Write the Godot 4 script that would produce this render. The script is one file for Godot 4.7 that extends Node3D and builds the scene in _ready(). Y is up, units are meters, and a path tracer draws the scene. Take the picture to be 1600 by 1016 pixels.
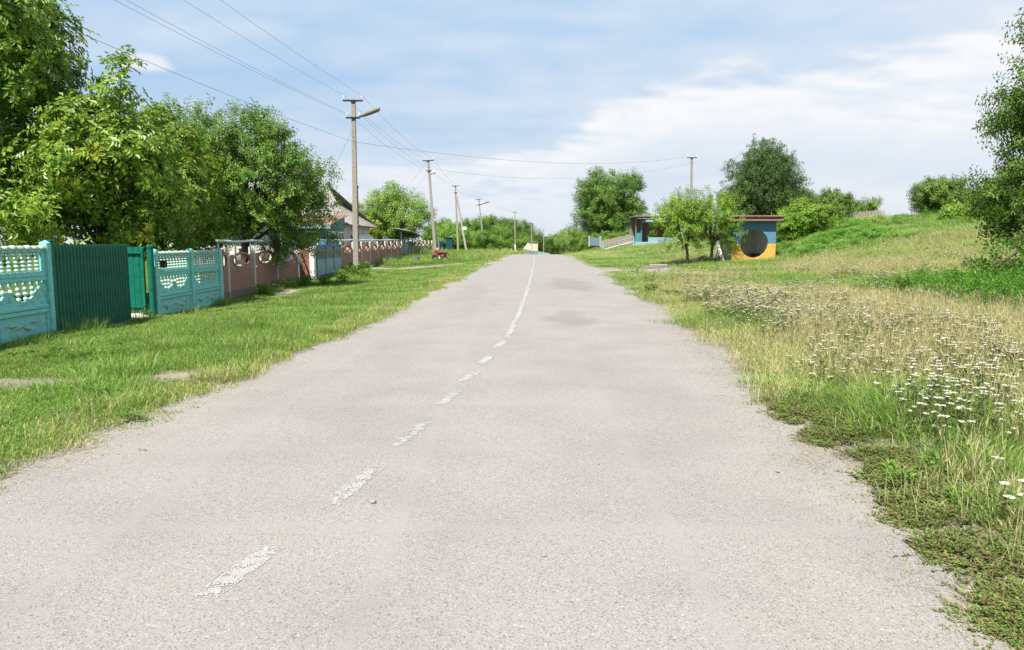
extends Node3D
# A village road on a bright summer noon. World: x to the right, y up, forward is -z; "d" below is the distance forward in metres.

var rng := RandomNumberGenerator.new()
var names := {}
var M := {}
var n_soft := FastNoiseLite.new()
var n_mid := FastNoiseLite.new()
var n_fine := FastNoiseLite.new()
var spray := {}
var tuft := {}

const FOCAL := 1150.0      # pixels of the 1600 x 1016 photograph
const PITCH := 0.11257     # the camera looks down by this angle
const EYE := 1.6

class MB:
	# collects triangles; faces are given counter-clockwise as seen from outside
	var v := PackedVector3Array()
	var n := PackedVector3Array()
	var c := PackedColorArray()
	var t := PackedVector2Array()
	var t2 := PackedVector2Array()
	var col := Color.WHITE
	func tri(a: Vector3, b: Vector3, e: Vector3) -> void:
		var m := (b - a).cross(e - a).normalized()
		v.append(a); v.append(e); v.append(b)
		for i in 3:
			n.append(m); c.append(col)
	func tri_n(a: Vector3, b: Vector3, e: Vector3, na: Vector3, nb: Vector3, ne: Vector3) -> void:
		v.append(a); v.append(e); v.append(b)
		n.append(na); n.append(ne); n.append(nb)
		for i in 3: c.append(col)
	func quad(a: Vector3, b: Vector3, e: Vector3, f: Vector3) -> void:
		tri(a, b, e); tri(a, e, f)
	func quad_n(a: Vector3, b: Vector3, e: Vector3, f: Vector3, na: Vector3, nb: Vector3, ne: Vector3, nf: Vector3) -> void:
		tri_n(a, b, e, na, nb, ne); tri_n(a, e, f, na, ne, nf)
	func box(center: Vector3, size: Vector3, bevel := 0.0, x := Transform3D()) -> void:
		var h := size / 2.0
		var b := minf(bevel, minf(h.x, minf(h.y, h.z)) * 0.9)
		if b <= 0.0:
			for k in 3:
				for s in [-1.0, 1.0]:
					var u := Vector3.ZERO; var w := Vector3.ZERO; var o := Vector3.ZERO
					o[k] = s * h[k]; u[(k + 1) % 3] = h[(k + 1) % 3]; w[(k + 2) % 3] = h[(k + 2) % 3] * s
					quad(x * (center + o - u - w), x * (center + o + u - w), x * (center + o + u + w), x * (center + o - u + w))
			return
		var q := {}
		for sx in [-1, 1]:
			for sy in [-1, 1]:
				for sz in [-1, 1]:
					for k in 3:
						var p := Vector3(sx * (h.x - b), sy * (h.y - b), sz * (h.z - b))
						p[k] += b * [sx, sy, sz][k]
						q[Vector4i(sx, sy, sz, k)] = x * (center + p)
		for k in 3:
			var k1 := (k + 1) % 3
			var k2 := (k + 2) % 3
			for s in [-1, 1]:
				var p := []
				for e in [[-1, -1], [1, -1], [1, 1], [-1, 1]]:
					var g := [0, 0, 0]
					g[k] = s; g[k1] = e[0]; g[k2] = e[1] * s
					p.append(q[Vector4i(g[0], g[1], g[2], k)])
				quad(p[0], p[1], p[2], p[3])
			# edges running along axis k
			for s1 in [-1, 1]:
				for s2 in [-1, 1]:
					var g0 := [0, 0, 0]; var g1 := [0, 0, 0]
					g0[k] = -1; g1[k] = 1
					g0[k1] = s1; g1[k1] = s1; g0[k2] = s2; g1[k2] = s2
					var a: Vector3 = q[Vector4i(g0[0], g0[1], g0[2], k1)]
					var e: Vector3 = q[Vector4i(g1[0], g1[1], g1[2], k1)]
					var f: Vector3 = q[Vector4i(g1[0], g1[1], g1[2], k2)]
					var d: Vector3 = q[Vector4i(g0[0], g0[1], g0[2], k2)]
					if s1 * s2 > 0: quad(a, d, f, e)
					else: quad(a, e, f, d)
		for sx in [-1, 1]:
			for sy in [-1, 1]:
				for sz in [-1, 1]:
					var a: Vector3 = q[Vector4i(sx, sy, sz, 0)]
					var e: Vector3 = q[Vector4i(sx, sy, sz, 1)]
					var f: Vector3 = q[Vector4i(sx, sy, sz, 2)]
					if sx * sy * sz > 0: tri(a, e, f)
					else: tri(a, f, e)
	func tube(pts: Array, radii: Array, sides := 8, capped := true) -> void:
		var rings := []
		var side := Vector3.ZERO
		for i in pts.size():
			var d: Vector3 = ((pts[mini(i + 1, pts.size() - 1)] as Vector3) - (pts[maxi(i - 1, 0)] as Vector3)).normalized()
			if side == Vector3.ZERO:
				side = d.cross(Vector3.UP if absf(d.y) < 0.9 else Vector3.RIGHT).normalized()
			side = (side - d * side.dot(d)).normalized()
			var up := side.cross(d)
			var ring := []
			for k in sides:
				var a := TAU * k / sides
				var o := side * cos(a) + up * sin(a)
				ring.append([pts[i] + o * radii[i], o])
			rings.append(ring)
		for i in pts.size() - 1:
			for k in sides:
				var a: Array = rings[i][k]; var b: Array = rings[i][(k + 1) % sides]
				var e: Array = rings[i + 1][(k + 1) % sides]; var f: Array = rings[i + 1][k]
				quad_n(a[0], f[0], e[0], b[0], a[1], f[1], e[1], b[1])
		if capped:
			for k in range(1, sides - 1):
				tri(rings[0][0][0], rings[0][k][0], rings[0][k + 1][0])
				tri(rings[-1][0][0], rings[-1][k + 1][0], rings[-1][k][0])
	func lathe(profile: Array, sides := 12, x := Transform3D()) -> void:
		# profile: Vector2(radius, height) from the bottom up
		for i in profile.size() - 1:
			var p: Vector2 = profile[i]; var q: Vector2 = profile[i + 1]
			var sl := (q - p).normalized()
			for k in sides:
				var a := TAU * k / sides; var b := TAU * (k + 1) / sides
				var da := Vector3(cos(a), 0, sin(a)); var db := Vector3(cos(b), 0, sin(b))
				var na := x.basis * (da * sl.y - Vector3.UP * sl.x).normalized()
				var nb := x.basis * (db * sl.y - Vector3.UP * sl.x).normalized()
				var A := x * (da * p.x + Vector3.UP * p.y); var B := x * (db * p.x + Vector3.UP * p.y)
				var E := x * (db * q.x + Vector3.UP * q.y); var F := x * (da * q.x + Vector3.UP * q.y)
				if p.x > 0.0001: tri_n(A, E, B, na, nb, nb)
				if q.x > 0.0001: tri_n(A, F, E, na, na, nb)
	func prism(poly: PackedVector2Array, z0: float, z1: float, x := Transform3D()) -> void:
		# a flat outline in x, y given counter-clockwise, thick from z0 to z1
		var idx := Geometry2D.triangulate_polygon(poly)
		for i in range(0, idx.size(), 3):
			var a := poly[idx[i]]; var b := poly[idx[i + 1]]; var e := poly[idx[i + 2]]
			if (b - a).cross(e - a) < 0.0:
				var s := b; b = e; e = s
			tri(x * Vector3(a.x, a.y, z1), x * Vector3(b.x, b.y, z1), x * Vector3(e.x, e.y, z1))
			tri(x * Vector3(a.x, a.y, z0), x * Vector3(e.x, e.y, z0), x * Vector3(b.x, b.y, z0))
		for i in poly.size():
			var a := poly[i]; var b := poly[(i + 1) % poly.size()]
			quad(x * Vector3(a.x, a.y, z0), x * Vector3(b.x, b.y, z0), x * Vector3(b.x, b.y, z1), x * Vector3(a.x, a.y, z1))
	func ring_plate(outer: Array, inner: Array, z0: float, z1: float, x := Transform3D()) -> void:
		# two outlines with as many points each, counter-clockwise; the plate lies between them
		var m := outer.size()
		for i in m:
			var j := (i + 1) % m
			var a: Vector2 = outer[i]; var b: Vector2 = outer[j]; var e: Vector2 = inner[j]; var f: Vector2 = inner[i]
			quad(x * Vector3(a.x, a.y, z1), x * Vector3(b.x, b.y, z1), x * Vector3(e.x, e.y, z1), x * Vector3(f.x, f.y, z1))
			quad(x * Vector3(a.x, a.y, z0), x * Vector3(f.x, f.y, z0), x * Vector3(e.x, e.y, z0), x * Vector3(b.x, b.y, z0))
			quad(x * Vector3(a.x, a.y, z0), x * Vector3(b.x, b.y, z0), x * Vector3(b.x, b.y, z1), x * Vector3(a.x, a.y, z1))
			quad(x * Vector3(f.x, f.y, z0), x * Vector3(f.x, f.y, z1), x * Vector3(e.x, e.y, z1), x * Vector3(e.x, e.y, z0))
	func mesh() -> ArrayMesh:
		var a := []
		a.resize(Mesh.ARRAY_MAX)
		a[Mesh.ARRAY_VERTEX] = v; a[Mesh.ARRAY_NORMAL] = n; a[Mesh.ARRAY_COLOR] = c
		if t.size() == v.size(): a[Mesh.ARRAY_TEX_UV] = t
		if t2.size() == v.size(): a[Mesh.ARRAY_TEX_UV2] = t2
		var m := ArrayMesh.new()
		m.add_surface_from_arrays(Mesh.PRIMITIVE_TRIANGLES, a)
		return m

# ---------------------------------------------------------------- naming
func numbered(called: String) -> String:
	var k: int = names.get(called, 0)
	names[called] = k + 1
	return called if k == 0 else "%s_%03d" % [called, k]

func thing(called: String, label: String, category: String, at := Vector3.ZERO, turn := 0.0, group := "") -> Node3D:
	var o := Node3D.new()
	o.name = numbered(called)
	add_child(o)
	o.position = at
	o.rotation.y = turn
	return tag(o, label, category, group)

func tag(o: Node3D, label: String, category: String, group := "") -> Node3D:
	o.set_meta("label", label)
	o.set_meta("category", category)
	if group != "": o.set_meta("group", group)
	return o

func part(called: String, shape, mat: Material, parent: Node3D = null) -> MeshInstance3D:
	var o := MeshInstance3D.new()
	o.mesh = shape.mesh() if shape is MB else shape
	o.material_override = mat
	if parent == null:
		o.name = numbered(called)
		add_child(o)
	else:
		o.name = called
		parent.add_child(o, true)
	return o

func setting(called: String, shape, mat: Material) -> MeshInstance3D:
	var o := part(called, shape, mat)
	o.set_meta("kind", "structure")
	return o

func scatter(called: String, shape: Mesh, mat: Material, where: Array, tint: PackedColorArray, parent: Node3D = null) -> MultiMeshInstance3D:
	var mm := MultiMesh.new()
	mm.transform_format = MultiMesh.TRANSFORM_3D
	mm.use_colors = true
	mm.mesh = shape
	mm.instance_count = where.size()
	for i in where.size():
		mm.set_instance_transform(i, where[i])
		mm.set_instance_color(i, tint[i])
	var o := MultiMeshInstance3D.new()
	o.multimesh = mm
	o.material_override = mat
	o.set_meta("kind", "stuff")
	if parent == null:
		o.name = numbered(called)
		add_child(o)
	else:
		o.name = called
		parent.add_child(o, true)
	return o

# ---------------------------------------------------------------- camera arithmetic
func ray(px: float, py: float) -> Vector3:
	# direction (x, y, forward) of a pixel of the photograph, scaled so that forward is 1
	var u := (px - 800.0) / FOCAL
	var w := (508.0 - py) / FOCAL
	var f := cos(PITCH) + w * sin(PITCH)
	return Vector3(u / f, (w * cos(PITCH) - sin(PITCH)) / f, 1.0)

func px_of(x: float, y: float, d: float) -> Vector2:
	var up := (y - EYE) * cos(PITCH) + d * sin(PITCH)
	var fw := d * cos(PITCH) - (y - EYE) * sin(PITCH)
	if fw < 0.05: return Vector2(-9999, -9999)
	return Vector2(800.0 + FOCAL * x / fw, 508.0 - FOCAL * up / fw)

func x_at(px: float, d: float) -> float:
	return ray(px, 400.0).x * d

func y_at(py: float, d: float) -> float:
	return EYE + ray(800.0, py).y * d

func W(x: float, y: float, d: float) -> Vector3:
	return Vector3(x, y, -d)

func rnd(a: float, b: float) -> float:
	return rng.randf_range(a, b)

# ---------------------------------------------------------------- lie of the land
const CD := [-40.0, -6.0, 0.0, 3.0, 5.0, 8.0, 11.0, 15.0, 21.0, 30.0, 40.0, 50.0, 60.0, 100.0, 150.0, 200.0, 300.0, 700.0]
const CX := [-12.0, -3.1, -1.75, -1.1, -0.68, -0.3, 0.02, 0.3, 0.6, 1.0, 1.35, 1.65, 2.0, 4.2, 8.5, 15.0, 32.0, 110.0]
const RD := [-40.0, 0.0, 10.0, 12.0, 15.5, 20.0, 28.0, 31.0, 40.0, 45.0, 52.0, 59.0, 68.0, 80.0, 110.0, 150.0, 200.0, 300.0, 700.0]
const RY := [-0.3, 0.0, 0.096, 0.115, 0.149, 0.19, 0.27, 0.3, 0.384, 0.43, 0.49, 0.53, 0.45, 0.2, -0.5, -1.7, -3.1, -5.5, -12.0]
const LY := [0.1, 0.1, 0.1, 0.05, -0.1, -0.06, -0.04, 0.12, 0.14, 0.15, 0.2, 0.25, 0.3, 0.3, 0.2, -0.3, -1.6, -4.0, -9.0]
const TR := [3.0, 5.0, 8.0, 11.5, 15.0, 20.0, 26.0, 40.0, 120.0]
const HR := {
	-40.0: [-0.3, -0.2, -0.1, 0.0, 0.1, 0.2, 0.6, 1.0, 2.0],
	0.0: [0.0, 0.0, 0.0, 0.05, 0.2, 0.4, 0.8, 1.5, 2.0],
	10.0: [0.1, 0.1, 0.1, 0.12, 0.25, 0.6, 1.1, 2.0, 2.5],
	20.0: [0.19, 0.19, 0.2, 0.26, 0.5, 1.0, 1.9, 2.8, 3.0],
	31.0: [0.3, 0.3, 0.3, 0.42, 1.0, 1.9, 2.8, 3.4, 3.6],
	40.0: [0.38, 0.38, 0.45, 0.58, 1.75, 2.6, 3.0, 3.4, 3.6],
	52.0: [0.49, 0.5, 0.65, 1.0, 2.1, 2.9, 3.2, 3.5, 3.6],
	59.0: [0.53, 0.6, 0.85, 1.2, 2.1, 2.8, 3.1, 3.4, 3.5],
	80.0: [0.2, 0.55, 0.95, 1.25, 1.8, 2.3, 2.7, 3.1, 3.2],
	110.0: [-0.5, 0.0, 0.5, 0.9, 1.4, 1.9, 2.2, 2.6, 2.8],
	150.0: [-1.7, -1.1, -0.5, 0.2, 0.7, 1.2, 1.6, 2.0, 2.2],
	200.0: [-3.1, -2.6, -2.0, -1.2, -0.5, 0.2, 0.8, 1.5, 2.0],
	300.0: [-5.5, -5.0, -4.5, -4.0, -3.0, -2.0, -1.0, 0.5, 1.0],
	700.0: [-12.0, -11.0, -10.0, -9.0, -8.0, -7.0, -5.0, -3.0, -2.0],
}
var hr_keys := []

func along(xs: Array, ys: Array, x: float) -> float:
	if x <= xs[0]: return ys[0]
	for i in range(1, xs.size()):
		if x < xs[i]:
			return lerpf(ys[i - 1], ys[i], (x - xs[i - 1]) / (xs[i] - xs[i - 1]))
	return ys[-1]

func xc(d: float) -> float:
	return (along(CD, CX, d - 1.5) + along(CD, CX, d) + along(CD, CX, d + 1.5)) / 3.0

func road_y(d: float) -> float:
	return (along(RD, RY, d - 2.0) + along(RD, RY, d) + along(RD, RY, d + 2.0)) / 3.0

func land(x: float, d: float) -> float:
	# height of the land without the road bed
	var t := x - xc(d)
	var ry := road_y(d)
	if t <= 3.0:
		if t > -3.0: return ry
		var fy := along(RD, LY, d)
		if t <= -8.0: return fy
		return lerpf(ry, fy, smoothstep(0.0, 1.0, (-3.0 - t) / 5.0))
	var i := 1
	while i < hr_keys.size() - 1 and hr_keys[i] < d: i += 1
	var k := clampf((d - hr_keys[i - 1]) / (hr_keys[i] - hr_keys[i - 1]), 0.0, 1.0)
	return lerpf(along(TR, HR[hr_keys[i - 1]], t), along(TR, HR[hr_keys[i]], t), k)

func half_width(t: float, d: float) -> float:
	return lerpf(3.12, 2.86, clampf((d - 3.4) / 3.0, 0.0, 1.0)) if t > 0.0 else lerpf(2.62, 2.84, clampf((d - 4.0) / 16.0, 0.0, 1.0))

func edge_wobble(side: float, d: float) -> float:
	return n_mid.get_noise_2d(d * 2.2, side * 300.0) * 0.26 + n_fine.get_noise_2d(d * 4.0, side * 90.0) * 0.14

func gh(x: float, d: float) -> float:
	var t := x - xc(d)
	var y := land(x, d)
	var out := absf(t) - half_width(t, d) - edge_wobble(signf(t), d)
	var rise := smoothstep(-0.35, 0.35, out)
	y += lerpf(-0.07, 0.035, rise)
	if out > 0.0:
		var k := clampf(out / 1.5, 0.0, 1.0)
		y += k * (n_soft.get_noise_2d(x * 6.0, d * 6.0) * 0.12 + n_mid.get_noise_2d(x * 5.0, d * 5.0) * 0.035)
	return y

func spot(cx: float, cd: float, rx: float, rd: float, x: float, d: float) -> float:
	# 1 inside an uneven round patch, 0 outside
	var q := sqrt(pow((x - cx) / rx, 2.0) + pow((d - cd) / rd, 2.0)) + n_mid.get_noise_2d(x * 8.0, d * 8.0) * 0.55
	return 1.0 - smoothstep(0.75, 1.1, q)

func bare(x: float, d: float) -> float:
	# where the soil lies open: road shoulders, the two dirt tracks and some trodden patches
	var t := x - xc(d)
	var out := absf(t) - half_width(t, d) - edge_wobble(signf(t), d)
	var b := 1.0 - smoothstep(0.02, 0.3 if t < 0.0 else 0.38, out + n_fine.get_noise_2d(x * 9.0, d * 9.0) * 0.16)
	if t < 0.0:
		b = maxf(b, spot(-5.2, 39.5, 4.2, 2.6, x, d))
		b = maxf(b, spot(-3.75, 8.2, 0.55, 0.4, x, d))
		b = maxf(b, spot(-7.0, 23.0, 0.55, 1.6, x, d))
		b = maxf(b, 0.85 * spot(-5.5, 7.8, 0.8, 0.35, x, d))
		b = maxf(b, spot(-6.7, 14.9, 0.8, 0.3, x, d))
		b = maxf(b, 0.7 * spot(-6.5, 33.5, 0.9, 1.4, x, d))
	else:
		b = maxf(b, spot(5.6, 33.0, 2.6, 3.4, x, d))
		b = maxf(b, spot(8.0, 36.5, 2.0, 1.5, x, d))
		b = maxf(b, 0.85 * spot(4.3, 9.4, 0.9, 0.7, x, d))
		b = maxf(b, 0.8 * spot(3.2, 4.6, 0.7, 1.2, x, d))
		b = maxf(b, 0.7 * spot(9.5, 59.0, 2.5, 3.0, x, d))
	return clampf(b, 0.0, 1.0)

func dryness(x: float, d: float) -> float:
	# 0 fresh grass, 1 straw
	var t := x - xc(d)
	var v := n_soft.get_noise_2d(x * 4.0 + 50.0, d * 4.0)
	if t < 0.0:
		return clampf(0.06 + v * 0.5 + 0.85 * (1.0 - smoothstep(0.1, 0.6, -t - half_width(t, d) - edge_wobble(-1.0, d))), 0.0, 1.0)
	var a := 0.44 - 0.02 * smoothstep(10.0, 16.0, d) + v * 0.8
	a -= 0.30 * smoothstep(15.0, 24.0, d) + 0.12 * smoothstep(28.0, 36.0, d)
	a += 0.42 * spot(11.0, 27.0, 6.0, 1.3, x, d) + 0.5 * spot(18.5, 30.0, 2.6, 3.5, x, d)
	a -= 0.45 * spot(3.2, 6.2, 0.7, 0.8, x, d) + 0.3 * spot(3.9, 12.0, 0.6, 2.6, x, d)
	return clampf(a, 0.0, 1.0)
# ---------------------------------------------------------------- materials
func lin(r: float, g: float, b: float) -> Color:
	return Color(r, g, b).linear_to_srgb()

func noise_map(kind: int, freq: float, octaves: int, ramp: Array, size := 512, seeded := 1, cell := -1) -> NoiseTexture2D:
	var f := FastNoiseLite.new()
	f.noise_type = kind
	f.frequency = freq
	f.fractal_octaves = octaves
	f.seed = seeded
	if octaves <= 1: f.fractal_type = FastNoiseLite.FRACTAL_NONE
	if cell >= 0: f.cellular_return_type = cell
	var t := NoiseTexture2D.new()
	t.width = size; t.height = size
	t.seamless = true
	t.seamless_blend_skirt = 0.15
	t.noise = f
	if ramp.size() > 0:
		var g := Gradient.new()
		var offs := PackedFloat32Array(); var cols := PackedColorArray()
		for r in ramp:
			offs.append(r[0]); cols.append(r[1])
		g.offsets = offs; g.colors = cols
		t.color_ramp = g
	return t

func surf(name_: String, col: Color, rough := 0.85, spec := 0.3) -> StandardMaterial3D:
	var m := StandardMaterial3D.new()
	m.resource_name = name_
	m.albedo_color = col
	m.roughness = rough
	m.metallic_specular = spec
	M[name_] = m
	return m

func grained(name_: String, col: Color, tex: Texture2D, scale: float, rough := 0.85, bump: Texture2D = null, relief := 0.0) -> StandardMaterial3D:
	var m := surf(name_, col, rough)
	m.albedo_texture = tex
	m.uv1_triplanar = true
	m.uv1_world_triplanar = true
	m.uv1_scale = Vector3.ONE * scale
	if bump:
		m.heightmap_enabled = true
		m.heightmap_texture = bump
		m.heightmap_scale = relief
	return m

func leafy(name_: String, rough := 0.5, through := 0.55, spec := 0.4) -> StandardMaterial3D:
	var m := surf(name_, Color.WHITE, rough, spec)
	m.vertex_color_use_as_albedo = true
	m.backlight_enabled = true
	m.backlight = lin(through, through, through * 0.75)
	m.cull_mode = BaseMaterial3D.CULL_DISABLED
	return m

func make_materials() -> void:
	var S := FastNoiseLite.TYPE_SIMPLEX_SMOOTH
	var C := FastNoiseLite.TYPE_CELLULAR
	var stones := noise_map(C, 0.23, 1, [[0.0, lin(0.115, 0.114, 0.115)], [0.08, lin(0.182, 0.178, 0.177)], [0.25, lin(0.224, 0.217, 0.213)], [0.62, lin(0.243, 0.234, 0.229)], [0.86, lin(0.272, 0.261, 0.254)], [0.94, lin(0.272, 0.237, 0.217)], [1.0, lin(0.365, 0.355, 0.35)]], 1024, 3, FastNoiseLite.RETURN_CELL_VALUE)
	var blotch := noise_map(S, 0.012, 6, [[0.0, lin(0.86, 0.86, 0.865)], [0.4, lin(0.94, 0.935, 0.93)], [0.65, lin(0.98, 0.972, 0.965)], [1.0, lin(1.0, 0.985, 0.965)]], 1024, 8)
	var bumps := noise_map(C, 0.23, 1, [], 1024, 3, FastNoiseLite.RETURN_DISTANCE)
	var road := surf("asphalt", Color.WHITE, 0.9, 0.25)
	road.albedo_texture = stones
	road.vertex_color_use_as_albedo = true
	road.detail_enabled = true
	road.detail_albedo = blotch
	road.detail_blend_mode = BaseMaterial3D.BLEND_MODE_MUL
	road.detail_uv_layer = BaseMaterial3D.DETAIL_UV_2
	road.heightmap_enabled = true
	road.heightmap_texture = bumps
	road.heightmap_scale = 0.25
	road.heightmap_flip_texture = true
	var soil_t := noise_map(S, 0.08, 6, [[0.0, lin(0.4, 0.39, 0.38)], [0.45, lin(0.82, 0.81, 0.8)], [0.7, lin(0.95, 0.95, 0.95)], [1.0, lin(1, 1, 1)]], 1024, 5)
	var soil := surf("soil", Color.WHITE, 1.0, 0.1)
	soil.albedo_texture = soil_t
	soil.vertex_color_use_as_albedo = true
	soil.uv1_triplanar = true
	soil.uv1_world_triplanar = true
	soil.uv1_scale = Vector3.ONE * 1.3
	soil.heightmap_enabled = true
	soil.heightmap_texture = soil_t
	soil.heightmap_scale = 1.2
	var paint := surf("road_paint", lin(0.365, 0.363, 0.358), 0.8, 0.3)
	paint.albedo_texture = noise_map(S, 0.05, 4, [[0.0, lin(0.78, 0.77, 0.75)], [1.0, lin(1, 1, 1)]], 256, 7)
	paint.uv1_triplanar = true
	paint.uv1_world_triplanar = true
	paint.uv1_scale = Vector3.ONE * 3.0
	var worn := noise_map(S, 0.02, 6, [[0.0, lin(0.55, 0.55, 0.55)], [0.4, lin(0.9, 0.9, 0.9)], [1.0, lin(1, 1, 1)]], 512, 11)
	var grit := noise_map(S, 0.12, 4, [[0.0, lin(0.6, 0.6, 0.6)], [1.0, lin(1, 1, 1)]], 512, 12)
	var rusty := noise_map(S, 0.02, 6, [[0.0, lin(0.5, 0.36, 0.3)], [0.45, lin(0.85, 0.72, 0.66)], [0.7, lin(1, 0.94, 0.9)], [1.0, lin(1, 1, 1)]], 512, 13)
	grained("turquoise_paint", lin(0.215, 0.58, 0.54), worn, 0.9, 0.6, grit, 0.15)
	grained("pale_turquoise_paint", lin(0.42, 0.62, 0.56), worn, 1.3, 0.6, grit, 0.15)
	grained("cap_paint", lin(0.42, 0.55, 0.47), worn, 2.0, 0.8, grit, 0.2)
	grained("leaf_relief_paint", lin(0.28, 0.46, 0.34), worn, 2.3, 0.65, grit, 0.1)
	grained("lilac_relief_paint", lin(0.32, 0.42, 0.55), worn, 2.3, 0.65, grit, 0.1)
	grained("dark_green_sheet", lin(0.02, 0.135, 0.088), worn, 0.5, 0.42)
	grained("green_paint", lin(0.006, 0.135, 0.088), worn, 0.6, 0.4)
	grained("brick_concrete", lin(0.37, 0.215, 0.172), worn, 1.7, 0.9, grit, 0.3)
	grained("brick_dark", lin(0.26, 0.14, 0.11), worn, 1.7, 0.9, grit, 0.3)
	grained("brick_red", lin(0.33, 0.165, 0.125), worn, 1.7, 0.9, grit, 0.3)
	grained("mortar", lin(0.36, 0.31, 0.27), grit, 2.0, 0.95)
	grained("relief_cream", lin(0.44, 0.28, 0.21), worn, 2.0, 0.8)
	grained("plinth_concrete", lin(0.16, 0.155, 0.14), worn, 1.1, 0.95, grit, 0.5)
	grained("pale_post", lin(0.50, 0.50, 0.49), worn, 1.2, 0.9, grit, 0.3)
	grained("whitewash", lin(0.72, 0.71, 0.67), worn, 1.2, 0.9, grit, 0.3)
	grained("pole_concrete", lin(0.29, 0.272, 0.24), worn, 0.8, 0.95, grit, 0.4)
	grained("blue_metal", lin(0.07, 0.17, 0.29), worn, 0.7, 0.45)
	grained("light_blue_metal", lin(0.24, 0.36, 0.41), worn, 0.7, 0.5)
	grained("grey_blue_metal", lin(0.15, 0.215, 0.27), worn, 0.7, 0.5)
	grained("ochre_paint", lin(0.42, 0.34, 0.13), worn, 1.0, 0.6)
	grained("pipe_paint", lin(0.62, 0.64, 0.66), worn, 1.0, 0.5)
	grained("black_metal", lin(0.03, 0.03, 0.032), worn, 1.0, 0.6)
	grained("rust", lin(0.235, 0.165, 0.14), rusty, 0.9, 0.9, grit, 0.2)
	grained("lamp_casing", lin(0.20, 0.185, 0.18), worn, 1.0, 0.6)
	grained("slate", lin(0.26, 0.25, 0.235), worn, 0.5, 0.95, grit, 0.3)
	grained("old_wood", lin(0.20, 0.15, 0.11), worn, 0.8, 0.9)
	grained("grey_wood", lin(0.36, 0.31, 0.26), worn, 0.8, 0.9)
	grained("shelter_blue", lin(0.10, 0.215, 0.31), worn, 0.6, 0.85, grit, 0.4)
	grained("shelter_yellow", lin(0.58, 0.37, 0.085), worn, 0.6, 0.85, grit, 0.4)
	grained("grey_render", lin(0.56, 0.54, 0.52), worn, 0.5, 0.95, grit, 0.5)
	grained("shelter_inside", lin(0.78, 0.76, 0.73), worn, 0.5, 0.95, grit, 0.5)
	grained("cream_render", lin(0.60, 0.52, 0.42), worn, 0.4, 0.95)
	grained("teal_paint", lin(0.07, 0.24, 0.27), worn, 0.9, 0.6)
	grained("sky_blue_paint", lin(0.27, 0.40, 0.48), worn, 0.9, 0.6)
	grained("dark_teal", lin(0.012, 0.06, 0.07), worn, 0.9, 0.6)
	grained("bark", lin(0.13, 0.105, 0.08), grit, 2.5, 1.0, grit, 1.0)
	grained("stone", lin(0.27, 0.25, 0.23), worn, 2.0, 0.95, grit, 0.6)
	surf("wire", lin(0.13, 0.13, 0.135), 0.6)
	surf("glazing", lin(0.04, 0.05, 0.06), 0.08, 0.5)
	surf("rubber", lin(0.018, 0.018, 0.018), 0.8)
	surf("bike_red", lin(0.21, 0.022, 0.022), 0.25, 0.5)
	var chrome := surf("chrome", lin(0.6, 0.6, 0.6), 0.2)
	chrome.metallic = 1.0
	surf("porcelain", lin(0.7, 0.72, 0.7), 0.25, 0.5)
	surf("cloth_pink", lin(0.45, 0.27, 0.25), 0.95)
	surf("cloth_white", lin(0.74, 0.72, 0.70), 0.95)
	surf("lamp_white", lin(0.62, 0.66, 0.72), 0.35)
	surf("leather", lin(0.03, 0.015, 0.012), 0.5)
	surf("grit", Color.WHITE, 0.95, 0.2).vertex_color_use_as_albedo = true
	leafy("grass_blades", 0.6, 0.7, 0.3)
	leafy("leaves", 0.42, 0.8, 0.45)
	leafy("soft_leaves", 0.6, 0.8, 0.3)
	leafy("petals", 0.9, 0.5, 0.1)

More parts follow.
